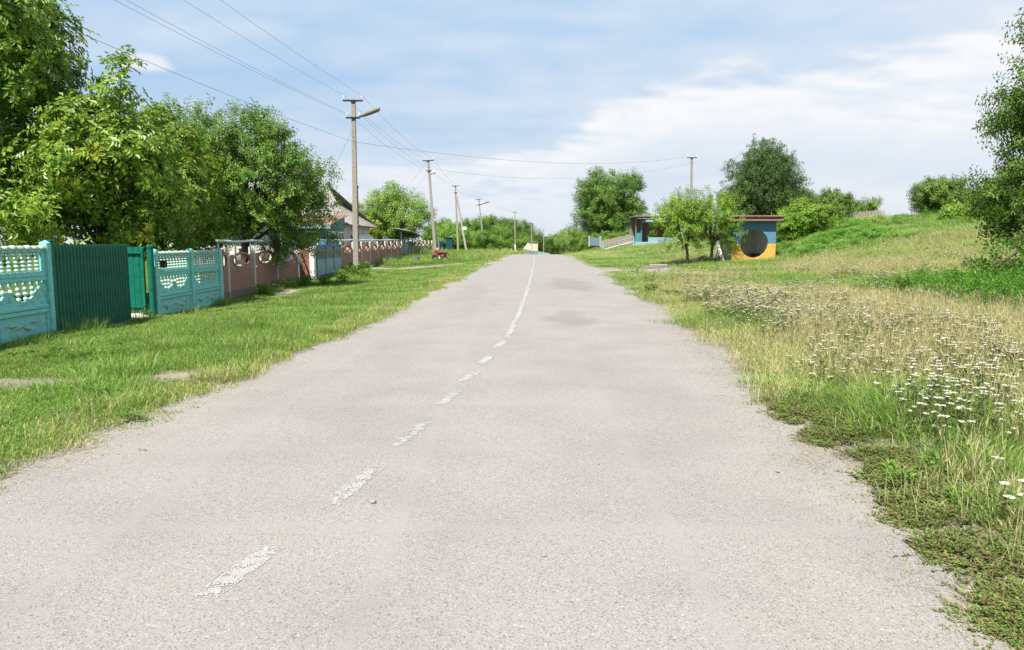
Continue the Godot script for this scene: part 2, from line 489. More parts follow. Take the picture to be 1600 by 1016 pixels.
# ---------------------------------------------------------------- sky
func make_sky() -> Sky:
	var w := 2048
	var h := 1024
	var a := FastNoiseLite.new()
	a.noise_type = FastNoiseLite.TYPE_SIMPLEX_SMOOTH
	a.seed = 21; a.frequency = 0.55; a.fractal_octaves = 6; a.fractal_gain = 0.52
	var b := FastNoiseLite.new()
	b.noise_type = FastNoiseLite.TYPE_SIMPLEX_SMOOTH
	b.seed = 4; b.frequency = 2.4; b.fractal_octaves = 5
	var data := PackedFloat32Array()
	data.resize(w * h * 3)
	var K := 0.342   # the exposure brings this back up
	for j in h / 2 + 2:
		var el := PI * (0.5 - (j + 0.5) / h)
		var se := sin(el)
		var deg := rad_to_deg(el)
		# clear air, from the milky horizon to the blue overhead
		var g := pow(clampf(deg / 19.0, 0.0, 1.0), 0.8)
		var air := Vector3(0.69, 0.745, 0.82).lerp(Vector3(0.29, 0.53, 0.82), g)
		air = air.lerp(Vector3(0.16, 0.34, 0.66), smoothstep(19.0, 80.0, deg))
		for i in w:
			var az := wrapf(TAU * (i + 0.5) / w, -PI, PI)
			var dx := sin(az); var dz := cos(az)
			var s := 1.0 / (maxf(se, 0.0) + 0.16)
			var p := Vector2(dx, dz) * cos(el) * s
			var wx := p.x + 0.25 * b.get_noise_2d(p.x * 0.6, p.y * 0.6 + 9.0)
			var f := a.get_noise_2d(wx * 0.8, p.y * 1.5)
			var fine := b.get_noise_2d(p.x * 1.3 + 3.0, p.y * 2.2)
			# thin veil: the sky gets whiter towards the right of the road and stays bluer over the fences
			var azd := rad_to_deg(az)
			var veil := clampf(0.36 + 0.62 * f + 0.18 * fine + 0.34 * sin(az + 0.05), 0.0, 1.0)
			var c := air.lerp(Vector3(0.84, 0.855, 0.88), veil * 0.88)
			# heaped bank: a long bright cloud whose top climbs to the right
			var top := 6.0 + 6.5 * smoothstep(-4.0, 16.0, azd) + 3.2 * f + 1.3 * fine
			var foot := top - 4.3 - 2.0 * smoothstep(0.0, 30.0, azd) + 2.0 * a.get_noise_2d(p.x * 2.0 + 31.0, p.y)
			var bank := smoothstep(0.0, 1.6, top - deg) * smoothstep(-2.5, 2.2, deg - foot) * (0.35 + 0.65 * smoothstep(-14.0, 6.0, azd)) * (1.0 - smoothstep(70.0, 110.0, absf(azd))) * clampf(0.74 + 0.6 * fine + 0.4 * f, 0.3, 1.0)
			c = c.lerp(Vector3(0.93, 0.93, 0.94), clampf(bank, 0.0, 1.0) * 0.85)
			# a small puff over the walnut trees
			var puff := 1.0 - smoothstep(0.45, 1.0, sqrt(pow((azd + 25.6) / 1.75, 2.0) + pow((deg - 11.9) / 0.65, 2.0)) + 0.45 * fine)
			c = c.lerp(Vector3(0.88, 0.89, 0.91), puff * 0.75)
			var k := (j * w + i) * 3
			data[k] = c.x * K; data[k + 1] = c.y * K; data[k + 2] = c.z * K
	for k in range((h / 2 + 2) * w * 3, w * h * 3, 3):
		data[k] = 0.30; data[k + 1] = 0.28; data[k + 2] = 0.24
	var im := Image.create_from_data(w, h, false, Image.FORMAT_RGBF, data.to_byte_array())
	var m := PanoramaSkyMaterial.new()
	m.panorama = ImageTexture.create_from_image(im)
	var s := Sky.new()
	s.sky_material = m
	return s

# ---------------------------------------------------------------- ground and road
func ground_colour(x: float, d: float) -> Color:
	var b := bare(x, d)
	var dry := dryness(x, d)
	var green := Color(0.09, 0.15, 0.03).lerp(Color(0.20, 0.175, 0.09), dry)
	var v := 0.88 + 0.22 * n_mid.get_noise_2d(x * 7.0, d * 7.0)
	var sand := Color(0.33, 0.305, 0.28).lerp(Color(0.285, 0.245, 0.205), clampf(0.5 + n_soft.get_noise_2d(x * 9.0, d * 9.0 + 77.0), 0.0, 1.0))
	var c := green.lerp(sand, b)
	return Color(c.r * v, c.g * v, c.b * v)

func strip(xs_of: Callable, ds: Array, height: Callable, colour: Callable, uv_m := 0.0) -> MB:
	var mb := MB.new()
	var prev := []
	for d in ds:
		var row := []
		for x in xs_of.call(d):
			var y: float = height.call(x, d)
			row.append([W(x, y, d), colour.call(x, d), Vector2(x, d)])
		if prev.size() == row.size():
			for i in row.size() - 1:
				for q in [[prev[i], prev[i + 1], row[i + 1]], [prev[i], row[i + 1], row[i]]]:
					var a: Vector3 = q[0][0]; var b: Vector3 = q[1][0]; var e: Vector3 = q[2][0]
					mb.v.append(a); mb.v.append(e); mb.v.append(b)
					for r in [q[0], q[2], q[1]]:
						mb.c.append(r[1])
						if uv_m > 0.0:
							mb.t.append((r[2] as Vector2) / uv_m)
							mb.t2.append((r[2] as Vector2).rotated(0.4) / (uv_m * 9.7))
		prev = row
	# smooth normals from the height function
	mb.n.resize(mb.v.size())
	var seen := {}
	for i in mb.v.size():
		var p := mb.v[i]
		if not seen.has(p):
			var e := 0.06
			var gx: float = height.call(p.x + e, -p.z) - height.call(p.x - e, -p.z)
			var gd: float = height.call(p.x, -p.z + e) - height.call(p.x, -p.z - e)
			seen[p] = Vector3(-gx / (2.0 * e), 1.0, gd / (2.0 * e)).normalized()
		mb.n[i] = seen[p]
	return mb

func road_height(x: float, d: float) -> float:
	var t := x - xc(d)
	return road_y(d) + 0.02 - 0.0035 * t * t + n_soft.get_noise_2d(x * 3.0, d * 3.0) * 0.012

func road_colour(x: float, d: float) -> Color:
	var t := x - xc(d)
	var v := 1.0 + 0.05 * n_soft.get_noise_2d(x * 7.0, d * 2.5) + 0.03 * n_mid.get_noise_2d(x * 5.0, d * 5.0)
	v -= 0.16 * spot(1.05, 13.9, 0.42, 1.5, x, d) + 0.15 * spot(1.9, 23.8, 0.75, 3.2, x, d) + 0.06 * spot(-1.2, 19.0, 0.5, 6.0, x, d) + 0.05 * spot(-1.6, 9.0, 0.5, 4.0, x, d) + 0.05 * spot(1.3, 7.0, 0.45, 3.5, x, d)
	# dust and sand gather along the edges
	var dust := smoothstep(1.9, 3.1, absf(t) + 0.5 * n_mid.get_noise_2d(x * 4.0, d * 4.0))
	var c := Color(v, v * 0.995, v * 0.985).lerp(Color(1.08, 1.02, 0.95), dust * 0.75)
	return c

func make_ground() -> void:
	var ds := []
	var d := -14.0
	while d < 600.0:
		ds.append(d)
		d += 0.5 if d < 0.0 else 0.16 if d < 16.0 else 0.3 if d < 34.0 else 0.7 if d < 66.0 else 3.0 if d < 160.0 else 20.0
	var ts := []
	for s in [-1.0, 1.0]:
		for k in 90:
			var u := 2.3 + k * 0.14
			if k > 22: u = 2.3 + 22 * 0.14 + (k - 22) * 0.26
			if k > 62: u = 2.3 + 22 * 0.14 + 40 * 0.26 + pow((k - 62) / 27.0, 2.2) * 380.0 + (k - 62) * 0.6
			ts.append(s * u)
	ts.append(0.0)
	ts.sort()
	setting("ground", strip(func(q): return ts.map(func(t): return t + xc(q)), ds, gh, ground_colour), M.soil)
	var rs := []
	for k in 29: rs.append(-3.5 + k * 0.25)
	var rds := ds.filter(func(q): return q < 400.0)
	setting("road", strip(func(q): return rs.map(func(t): return t + xc(q)), rds, road_height, road_colour, 1.5), M.asphalt)

func road_at(px: float, py: float) -> Vector2:
	# where a pixel's ray meets the road plane: (x, d)
	var r := ray(px, py)
	var d := 1.62 / (0.0096 - r.y)
	return Vector2(r.x * d, d)

func worn_line(pts: Array, width: float, keep: float, cell: float, seeded: int) -> MB:
	# old paint: small flakes, thinning towards the rim
	var mb := MB.new()
	var r := RandomNumberGenerator.new()
	r.seed = seeded
	for i in pts.size() - 1:
		var a: Vector2 = pts[i]; var b: Vector2 = pts[i + 1]
		var l := (b - a).length()
		var dir := (b - a) / l
		var nrm := Vector2(dir.y, -dir.x)
		var nl := int(ceil(l / cell)); var nw := int(ceil(width / cell))
		for u in nl:
			for w in nw:
				var fu := (u + 0.5) / nl; var fw := (w + 0.5) / nw * 2.0 - 1.0
				var endness := 1.0
				if i == 0: endness = minf(endness, fu * l / 0.18)
				if i == pts.size() - 2: endness = minf(endness, (1.0 - fu) * l / 0.18)
				var p := a + dir * (fu * l) + nrm * (fw * width / 2.0)
				var wear := keep + 0.9 * n_fine.get_noise_2d(p.x * 22.0, p.y * 22.0) + 0.4 * n_mid.get_noise_2d(p.x * 9.0, p.y * 9.0) - 0.62 * pow(absf(fw), 2.0) - 0.5 * (1.0 - clampf(endness, 0.0, 1.0))
				if r.randf() > wear: continue
				var q := []
				for e in [[-1, -1], [1, -1], [1, 1], [-1, 1]]:
					var o: Vector2 = p + dir * (cell * 0.62 * e[1] * r.randf_range(0.6, 1.3)) + nrm * (cell * 0.62 * e[0] * r.randf_range(0.6, 1.3))
					q.append(W(o.x, road_height(o.x, o.y) + 0.003, o.y))
				mb.quad_n(q[0], q[1], q[2], q[3], Vector3.UP, Vector3.UP, Vector3.UP, Vector3.UP)
	return mb

func make_markings() -> void:
	var dashes := [[[318, 948], [432, 864]], [[508, 806], [592, 737]], [[618, 707], [669, 665]], [[686, 639], [717, 616]], [[722, 602], [747, 585]], [[750, 574], [769, 559]], [[772, 549], [791, 536]]]
	var keep := [0.82, 0.72, 0.72, 0.85, 0.95, 1.05, 1.1]
	for i in dashes.size():
		var a := road_at(dashes[i][0][0], dashes[i][0][1]); var b := road_at(dashes[i][1][0], dashes[i][1][1])
		setting("lane_marking", worn_line([a, b], 0.12, keep[i], 0.0075 if i < 4 else 0.014, 40 + i), M.road_paint)
	var pts := []
	for q in [[792, 533], [803, 511], [812, 490], [819, 471], [824, 455], [828, 440], [831, 428], [833, 417], [834, 410], [834.5, 405]]:
		pts.append(road_at(q[0], q[1]))
	pts.append(Vector2(1.75, 60.0))
	setting("lane_marking", worn_line(pts, 0.11, 0.95, 0.022, 77), M.road_paint)
# ---------------------------------------------------------------- small plants
func blade(mb: MB, p: Vector3, h: float, w: float, lean: Vector3, bend: float, col: Color) -> void:
	mb.col = col
	var side := lean.cross(Vector3.UP)
	if side.length() < 0.01: side = Vector3.RIGHT
	side = side.normalized().rotated(Vector3.UP, rnd(-0.9, 0.9))
	var a := p + (Vector3.UP + lean * 0.5) * (h * 0.5)
	var tip := p + Vector3.UP * (h * (1.0 - 0.35 * bend)) + lean * (h * (0.5 + 0.6 * bend))
	var o := side * (w / 2.0)
	mb.quad(p - o, p + o, a + o * 0.8, a - o * 0.8)
	mb.tri(a - o * 0.8, a + o * 0.8, tip)

func tone(a: Color, b: Color, k := -1.0) -> Color:
	var f := rng.randf() if k < 0.0 else k
	var c := a.lerp(b, f)
	var v := rnd(0.85, 1.15)
	return Color(c.r * v, c.g * v, c.b * v)

func leaflet(mb: MB, p: Vector3, along_: Vector3, up: Vector3, l: float, w: float, col: Color, fold := 0.25) -> void:
	# a pointed leaf, folded a little along its midrib
	mb.col = col
	var a := along_.normalized()
	var s := a.cross(up).normalized()
	var nn := s.cross(a)
	var m := p + a * (l * 0.45)
	var tip := p + a * l - nn * (l * 0.12)
	var r := m + s * (w / 2.0) + nn * (w * fold)
	var q := m - s * (w / 2.0) + nn * (w * fold)
	mb.tri(p, r, tip)
	mb.tri(p, tip, q)

func make_tufts() -> void:
	var g0 := Color(0.095, 0.205, 0.026); var g1 := Color(0.205, 0.35, 0.065)
	var s0 := Color(0.33, 0.315, 0.145); var s1 := Color(0.52, 0.50, 0.275)
	for k in 4:
		# mown verge grass, about half a metre across
		var mb := MB.new()
		for i in 620:
			var r := sqrt(rng.randf()) * 0.36; var a := rnd(0, TAU)
			var lean := Vector3(rnd(-1, 1), 0, rnd(-1, 1)) * 0.7
			var dry := rng.randf() < 0.13
			blade(mb, Vector3(cos(a) * r, -0.01, sin(a) * r), rnd(0.03, 0.085), rnd(0.0035, 0.0075), lean, rnd(0.2, 1.0), tone(s0, s1) if dry else tone(g0, g1))
		tuft["lawn%d" % k] = mb.mesh()
		# long green grass
		mb = MB.new()
		for i in 230:
			var r := sqrt(rng.randf()) * 0.34; var a := rnd(0, TAU)
			var lean := Vector3(cos(a) * 0.4 + rnd(-0.6, 0.6), 0, sin(a) * 0.4 + rnd(-0.6, 0.6))
			var dry := rng.randf() < 0.2
			blade(mb, Vector3(cos(a) * r, -0.01, sin(a) * r), rnd(0.09, 0.34), rnd(0.004, 0.008), lean, rnd(0.2, 1.0), tone(s0, s1) if dry else tone(g0, g1))
		tuft["long%d" % k] = mb.mesh()
		# straw: dead thin culms with a seed head, some green at the foot
		mb = MB.new()
		for i in 150:
			var r := sqrt(rng.randf()) * 0.34; var a := rnd(0, TAU)
			var p := Vector3(cos(a) * r, -0.01, sin(a) * r)
			var lean := Vector3(rnd(-1, 1), 0, rnd(-1, 1)) * 0.55
			if i % 5 == 0:
				blade(mb, p, rnd(0.08, 0.22), rnd(0.004, 0.007), lean * 1.3, rnd(0.2, 1.0), tone(g0, g1))
			else:
				var h := rnd(0.14, 0.50)
				var c := tone(s0, s1)
				blade(mb, p, h, rnd(0.0022, 0.0042), lean, rnd(0.1, 0.8), c)
				if i % 3 == 0:
					var tip := p + Vector3.UP * (h * 0.86) + lean * (h * 0.72)
					leaflet(mb, tip - Vector3.UP * 0.03, Vector3.UP + lean, Vector3(rnd(-1, 1), 0.1, rnd(-1, 1)), rnd(0.05, 0.09), 0.008, tone(Color(0.45, 0.35, 0.21), s1))
		tuft["straw%d" % k] = mb.mesh()
		# yarrow: stiff stems, feathery leaves, flat white heads
		mb = MB.new()
		for i in 13:
			var r := sqrt(rng.randf()) * 0.3; var a := rnd(0, TAU)
			var p := Vector3(cos(a) * r, -0.01, sin(a) * r)
			var lean := Vector3(rnd(-1, 1), 0, rnd(-1, 1)) * 0.16
			var h := rnd(0.16, 0.46)
			var top := p + Vector3.UP * h + lean * h
			mb.col = tone(Color(0.17, 0.19, 0.08), Color(0.22, 0.20, 0.10))
			mb.tube([p, p.lerp(top, 0.55), top], [0.0025, 0.002, 0.0016], 4, false)
			for j in 9:
				var q := p.lerp(top, rnd(0.02, 0.8))
				var o := Vector3(rnd(-1, 1), rnd(0.2, 0.8), rnd(-1, 1))
				leaflet(mb, q, o, Vector3.UP, rnd(0.05, 0.10), 0.012, tone(Color(0.09, 0.15, 0.045), Color(0.16, 0.21, 0.08)))
			var hr_ := rnd(0.010, 0.030)
			for j in 26:
				var fr := sqrt(rng.randf()) * hr_; var fa := rnd(0, TAU)
				var q := top + Vector3(cos(fa) * fr, rnd(-0.003, 0.004) - fr * 0.12, sin(fa) * fr)
				mb.col = tone(Color(0.52, 0.50, 0.41), Color(0.70, 0.69, 0.62))
				var e := 0.0058
				var tl := Vector3(rnd(-0.3, 0.3), 1, rnd(-0.3, 0.3)).normalized()
				var ux := tl.cross(Vector3.RIGHT).normalized() * e; var uz := tl.cross(ux).normalized() * e
				mb.quad(q - ux - uz, q - ux + uz, q + ux + uz, q + ux - uz)
				if j % 4 == 0:
					mb.col = Color(0.17, 0.19, 0.08)
					mb.tri(top - Vector3.UP * 0.03, q - Vector3.UP * 0.003 + Vector3.RIGHT * 0.001, q - Vector3.UP * 0.003 - Vector3.RIGHT * 0.001)
		tuft["yarrow%d" % k] = mb.mesh()
		# tall leafy weeds
		mb = MB.new()
		for i in 7:
			var r := sqrt(rng.randf()) * 0.32; var a := rnd(0, TAU)
			var p := Vector3(cos(a) * r, -0.02, sin(a) * r)
			var lean := Vector3(rnd(-1, 1), 0, rnd(-1, 1)) * 0.25
			var h := rnd(0.38, 0.75)
			var top := p + Vector3.UP * h + lean * h
			mb.col = Color(0.13, 0.19, 0.06)
			mb.tube([p, p.lerp(top, 0.5), top], [0.005, 0.004, 0.002], 4, false)
			for j in 34:
				var f := sqrt(rnd(0.02, 1.0))
				var q := p.lerp(top, f)
				var ang := j * 2.4 + rnd(-0.4, 0.4)
				var o := Vector3(cos(ang), rnd(-0.1, 0.9), sin(ang))
				var reach := (1.15 - f) * 0.16
				q += Vector3(cos(ang), 0.3, sin(ang)) * reach * rng.randf()
				leaflet(mb, q, o, Vector3.UP, rnd(0.045, 0.095), rnd(0.016, 0.034), tone(Color(0.085, 0.22, 0.03), Color(0.17, 0.34, 0.06)))
		tuft["weed%d" % k] = mb.mesh()
		# low knotweed and purslane mats at the road edge
		mb = MB.new()
		for i in 40:
			var a := rnd(0, TAU)
			var l := rnd(0.03, 0.15)
			var dir := Vector3(cos(a), 0, sin(a))
			var p := Vector3(rnd(-0.1, 0.1), 0.004, rnd(-0.1, 0.1))
			mb.col = tone(Color(0.20, 0.11, 0.075), Color(0.22, 0.17, 0.10))
			var e := p + dir * l + Vector3.UP * rnd(0.01, 0.05)
			mb.tube([p, p.lerp(e, 0.5) + Vector3.UP * 0.008, e], [0.0022, 0.002, 0.0014], 4, false)
			for j in 16:
				var q := p.lerp(e, (j + 1.0) / 16.0) + Vector3.UP * rnd(0.0, 0.012)
				var o := (dir * 0.5 + Vector3(rnd(-1, 1), rnd(0.0, 0.9), rnd(-1, 1))).normalized()
				var cc := tone(Color(0.10, 0.19, 0.045), Color(0.21, 0.30, 0.08)) if rng.randf() < 0.8 else tone(Color(0.20, 0.115, 0.07), Color(0.28, 0.20, 0.12))
				leaflet(mb, q, o, Vector3.UP, rnd(0.012, 0.024), rnd(0.008, 0.014), cc, 0.1)
		tuft["mat%d" % k] = mb.mesh()
		# a bushy roadside herb with broader leaves
		mb = MB.new()
		for i in 60:
			var a := rnd(0, TAU); var r := rnd(0.0, 0.16)
			var p := Vector3(cos(a) * r, rnd(0.0, 0.2), sin(a) * r)
			leaflet(mb, p, Vector3(cos(a), rnd(0.1, 1.0), sin(a)), Vector3.UP, rnd(0.05, 0.12), rnd(0.025, 0.05), tone(Color(0.085, 0.20, 0.03), Color(0.18, 0.30, 0.06)))
		tuft["herb%d" % k] = mb.mesh()

func in_view(x: float, y: float, d: float, margin := 260.0) -> bool:
	var p := px_of(x, y, d)
	return p.x > -margin and p.x < 1600.0 + margin and p.y < 1016.0 + margin * 1.3

func put_tuft(lists: Dictionary, kind: String, x: float, d: float, wide: float, tall: float, tint: Color) -> void:
	var key := "%s%d" % [kind, rng.randi() % 4]
	if not lists.has(key): lists[key] = [[], PackedColorArray()]
	var e := 0.15
	var up := Vector3(-(land(x + e, d) - land(x - e, d)) / (2 * e), 1.0, (land(x, d + e) - land(x, d - e)) / (2 * e)).normalized()
	var b := Basis(Quaternion(Vector3.UP, up)) * Basis(Vector3.UP, rnd(0, TAU)) * Basis.from_scale(Vector3(wide, tall, wide))
	lists[key][0].append(Transform3D(b, W(x, gh(x, d), d)))
	lists[key][1].append(tint)

func make_grass() -> void:
	var lawn := {}
	var meadow := {}
	var flowers := {}
	var weeds := {}
	var mats := {}
	var d := 1.6
	while d < 120.0:
		var step := maxf(0.24, 0.0135 * d)
		if d > 66.0: step = 0.02 * d
		var wide := maxf(1.0, step / 0.27)
		# left of the road, as far as the yard behind the fences
		var x := xc(d) - 2.6
		var stop := -9.0 if d < 62.0 else -40.0
		while x > stop:
			var X := x + rnd(-0.5, 0.5) * step; var Dd := d + rnd(-0.5, 0.5) * step
			x -= step
			if not in_view(X, 0.0, Dd): continue
			var b := bare(X, Dd)
			if rng.randf() < b * 1.02: continue
			var dr := dryness(X, Dd)
			var v := 1.0 + 0.28 * n_mid.get_noise_2d(X * 6.0, Dd * 6.0)
			var tint := Color(v * (1.0 + dr * 0.75), v * (1.0 + dr * 0.28), v * (1.0 + dr * 0.65))
			var fence_x := -7.4 - 0.0565 * (Dd - 11.7) if Dd < 28.6 else -7.74 - 0.0213 * (Dd - 28.8)
			var tall := 1.0 + 0.9 * n_soft.get_noise_2d(X * 8.0, Dd * 8.0)
			if Dd > 43.0: tall *= 1.8 + clampf((Dd - 43.0) * 0.04, 0.0, 1.2)
			if X < fence_x + 0.45: tall *= 1.45
			if b > 0.15: tall *= 0.7
			var rough_verge := n_soft.get_noise_2d(X * 5.0 + 90.0, Dd * 5.0)
			if rng.randf() < 0.05 + maxf(0.0, rough_verge) * 0.2 + (0.45 if Dd > 43.0 else 0.0) or (X > xc(Dd) - 3.7 and rng.randf() < 0.08):
				put_tuft(lawn, "long", X, Dd, wide * 0.9, rnd(0.45, 0.8) * tall, tint)
			else:
				put_tuft(lawn, "lawn", X, Dd, wide, rnd(0.75, 1.25) * tall, tint)
			if X > xc(Dd) - half_width(-1.0, Dd) - 0.5 and Dd < 40.0 and rng.randf() < 0.3:
				put_tuft(lawn, "straw", X, Dd, wide * 0.7, rnd(0.2, 0.4), Color(1, 0.98, 0.95))
			if Dd < 40.0 and rng.randf() < 0.05:
				put_tuft(weeds, "herb", X, Dd, rnd(0.5, 0.9), rnd(0.2, 0.45), Color(0.85, 0.9, 0.9))
		# right of the road
		step = maxf(0.235, 0.0135 * d)
		if d > 66.0: step = 0.02 * d
		wide = maxf(1.0, step / 0.27)
		x = xc(d) + 2.72
		while x < 0.86 * d + 5.0:
			var X := x + rnd(-0.5, 0.5) * step; var Dd := d + rnd(-0.5, 0.5) * step
			x += step
			if not in_view(X, 0.3, Dd): continue
			var t := X - xc(Dd)
			var b := bare(X, Dd)
			# mats creep over the shoulder and the road edge in front
			if Dd < 7.0 and t < 3.9 and rng.randf() < 0.6 * smoothstep(-0.45, 0.05, n_mid.get_noise_2d(X * 7.0, Dd * 7.0) + 0.1):
				put_tuft(mats, "mat", X, Dd, rnd(0.9, 1.3), rnd(0.5, 0.9), tone(Color(0.9, 0.9, 0.9), Color(1.15, 1.1, 1.0)))
			if rng.randf() < b * 0.97: continue
			if Dd < 6.5 and t < half_width(1.0, Dd) + 0.55 and rng.randf() < 0.9: continue
			if X > 10.7 and X < 13.7 and Dd > 36.5 and Dd < 40.4: continue
			var dr := dryness(X, Dd)
			var v := 1.0 + 0.25 * n_mid.get_noise_2d(X * 6.0, Dd * 6.0)
			var low := 0.45 + 0.55 * smoothstep(3.1, 4.4, t)
			if Dd > 26.0 and X < 9.0: low *= 0.55
			var tint := Color(v * (1.0 + dr * 0.45), v * (1.0 + dr * 0.18), v * (1.0 + dr * 0.4))
			var patch := spot(13.0, 15.9, 3.9, 4.2, X, Dd)
			var green_bank := spot(14.5, 37.5, 4.5, 4.0, X, Dd) + spot(20.0, 43.0, 6.0, 4.0, X, Dd)
			if patch > 0.35:
				put_tuft(weeds, "weed", X, Dd, wide, rnd(0.7, 1.1), tone(Color(0.9, 0.9, 0.9), Color(1.1, 1.15, 1.0)))
				continue
			if green_bank > 0.4 and not (X < 13.7 and Dd < 37.5) and rng.randf() < 0.35:
				put_tuft(weeds, "weed", X, Dd, wide, rnd(0.45, 0.85), tone(Color(1.0, 1.05, 0.9), Color(1.25, 1.25, 1.1)))
			if rng.randf() < dr * 0.95:
				put_tuft(meadow, "straw", X, Dd, wide, rnd(0.7, 1.2) * low * (1.2 if Dd < 15.0 else 1.0), Color(v, v * 0.98, v * 0.95))
			else:
				put_tuft(meadow, "long", X, Dd, wide, rnd(0.6, 1.25) * low, tint)
			var bloom := spot(5.4, 13.2, 1.6, 4.4, X, Dd) + 0.8 * spot(5.2, 6.6, 1.7, 2.8, X, Dd) + 0.6 * spot(7.2, 9.6, 1.4, 1.8, X, Dd) + 0.6 * spot(3.5, 7.9, 0.5, 0.6, X, Dd) + 0.55 * spot(4.0, 5.0, 1.0, 1.3, X, Dd) + 0.11
			if Dd < 30.0 and t > 3.5 and rng.randf() < bloom * (0.42 + 0.35 * n_mid.get_noise_2d(X * 12.0, Dd * 12.0)):
				put_tuft(flowers, "yarrow", X, Dd, 1.0 if Dd < 14.0 else 1.3, rnd(0.85, 1.2), Color(1, 1, 1))
		d += step
	# the ragged strip of mats along the near right edge
	for k in 330:
		var dd := 2.5 + 4.6 * rng.randf()
		var e := half_width(1.0, dd) + edge_wobble(1.0, dd)
		var off := rnd(-0.12, 0.5)
		var X := xc(dd) + e + off
		if n_fine.get_noise_2d(X * 3.0, dd * 3.0) < -0.12 + maxf(0.0, -off) * 2.0: continue
		put_tuft(mats, "mat", X, dd, rnd(0.6, 1.05), rnd(0.5, 0.9), tone(Color(0.85, 0.85, 0.85), Color(1.15, 1.12, 1.0)))
	# tall herbs standing singly along the fence and the road
	for q in [[-7.0, 30.0, 1.6], [-6.5, 31.4, 1.9], [-6.2, 30.6, 1.4], [-7.4, 33.0, 1.8], [-6.9, 27.4, 1.5], [-7.6, 24.6, 1.6], [-7.5, 22.0, 1.7], [-7.5, 26.6, 1.9], [-6.3, 27.6, 1.4], [-3.25, 8.4, 0.5], [-3.0, 6.4, 0.3], [-7.7, 36.0, 1.9], [-7.6, 38.0, 1.7], [4.2, 17.8, 1.1], [4.0, 18.6, 1.0], [3.9, 20.0, 1.1], [2.55, 4.55, 0.7], [2.75, 4.2, 0.5]]:
		for k in 3:
			put_tuft(weeds, "herb", q[0] + rnd(-0.2, 0.2), q[1] + rnd(-0.2, 0.2), q[2] * 0.8, q[2], Color(1.05, 1.05, 1.0))
	var made := [["verge_grass", lawn, "grass_blades"], ["meadow_grass", meadow, "grass_blades"], ["yarrow_flowers", flowers, "petals"], ["leafy_weeds", weeds, "soft_leaves"], ["creeping_weeds", mats, "soft_leaves"]]
	var words_ := {
		"verge_grass": ["short green grass of the verge between road and fences", "grass"], "meadow_grass": ["mixed straw and long green grass on the bank right of the road", "grass"],
		"yarrow_flowers": ["flat white yarrow heads among the dry roadside grass", "wildflowers"], "leafy_weeds": ["dense fresh green leafy weeds on the bank and along the fence", "weeds"], "creeping_weeds": ["low green and reddish mats creeping over the asphalt edge", "weeds"]}
	for m in made:
		var o := thing(m[0], words_[m[0]][0], words_[m[0]][1])
		o.set_meta("kind", "stuff")
		for key in m[1]:
			scatter("tufts", tuft[key], M[m[2]], m[1][key][0], m[1][key][1], o)
	make_grit()

func make_grit() -> void:
	# loose gravel and dead grass bits along both edges of the asphalt
	var st := MB.new()
	var prof := [Vector2(0.0, -0.5), Vector2(0.75, -0.3), Vector2(1.0, 0.1), Vector2(0.6, 0.45), Vector2(0.0, 0.5)]
	st.lathe(prof, 6)
	var bits := MB.new()
	for k in 14:
		var a := rnd(0, TAU)
		blade(bits, Vector3(rnd(-0.12, 0.12), 0.004, rnd(-0.12, 0.12)), 0.02, 0.003, Vector3(cos(a), 0, sin(a)) * rnd(1.0, 3.0), 0.9, tone(Color(0.30, 0.25, 0.14), Color(0.46, 0.41, 0.26)))
	var w1 := []; var c1 := PackedColorArray()
	var w2 := []; var c2 := PackedColorArray()
	for k in 9000:
		var side := 1.0 if rng.randf() < 0.62 else -1.0
		var d := 2.2 + 16.0 * pow(rng.randf(), 1.6)
		var edge := half_width(side, d) + edge_wobble(side, d)
		var off := rng.randfn(0.08, 0.22)
		var x := xc(d) + side * (edge + off)
		if not in_view(x, 0.0, d): continue
		var y := maxf(gh(x, d), road_height(x, d))
		if k % 5 == 0:
			w2.append(Transform3D(Basis(Vector3.UP, rnd(0, TAU)).scaled(Vector3.ONE * rnd(0.7, 1.3)), W(x, y + 0.002, d)))
			c2.append(Color(1, 1, 1))
		else:
			var r := rnd(0.0025, 0.008) * (1.8 if rng.randf() < 0.05 else 1.0)
			w1.append(Transform3D(Basis(Vector3.UP, rnd(0, TAU)) * Basis.from_scale(Vector3(r, r * 0.7, r * rnd(0.7, 1.3))), W(x, y + r * 0.2, d)))
			var v := rnd(0.12, 0.36)
			c1.append(Color(v, v * 0.95, v * 0.89))
	var g := thing("gravel", "loose grit and small stones along the asphalt edges", "gravel")
	g.set_meta("kind", "stuff")
	scatter("grains", st.mesh(), M.grit, w1, c1, g)
	var l := thing("straw_litter", "dead grass bits lying along the asphalt edges", "litter")
	l.set_meta("kind", "stuff")
	scatter("bits", bits.mesh(), M.grass_blades, w2, c2, l)

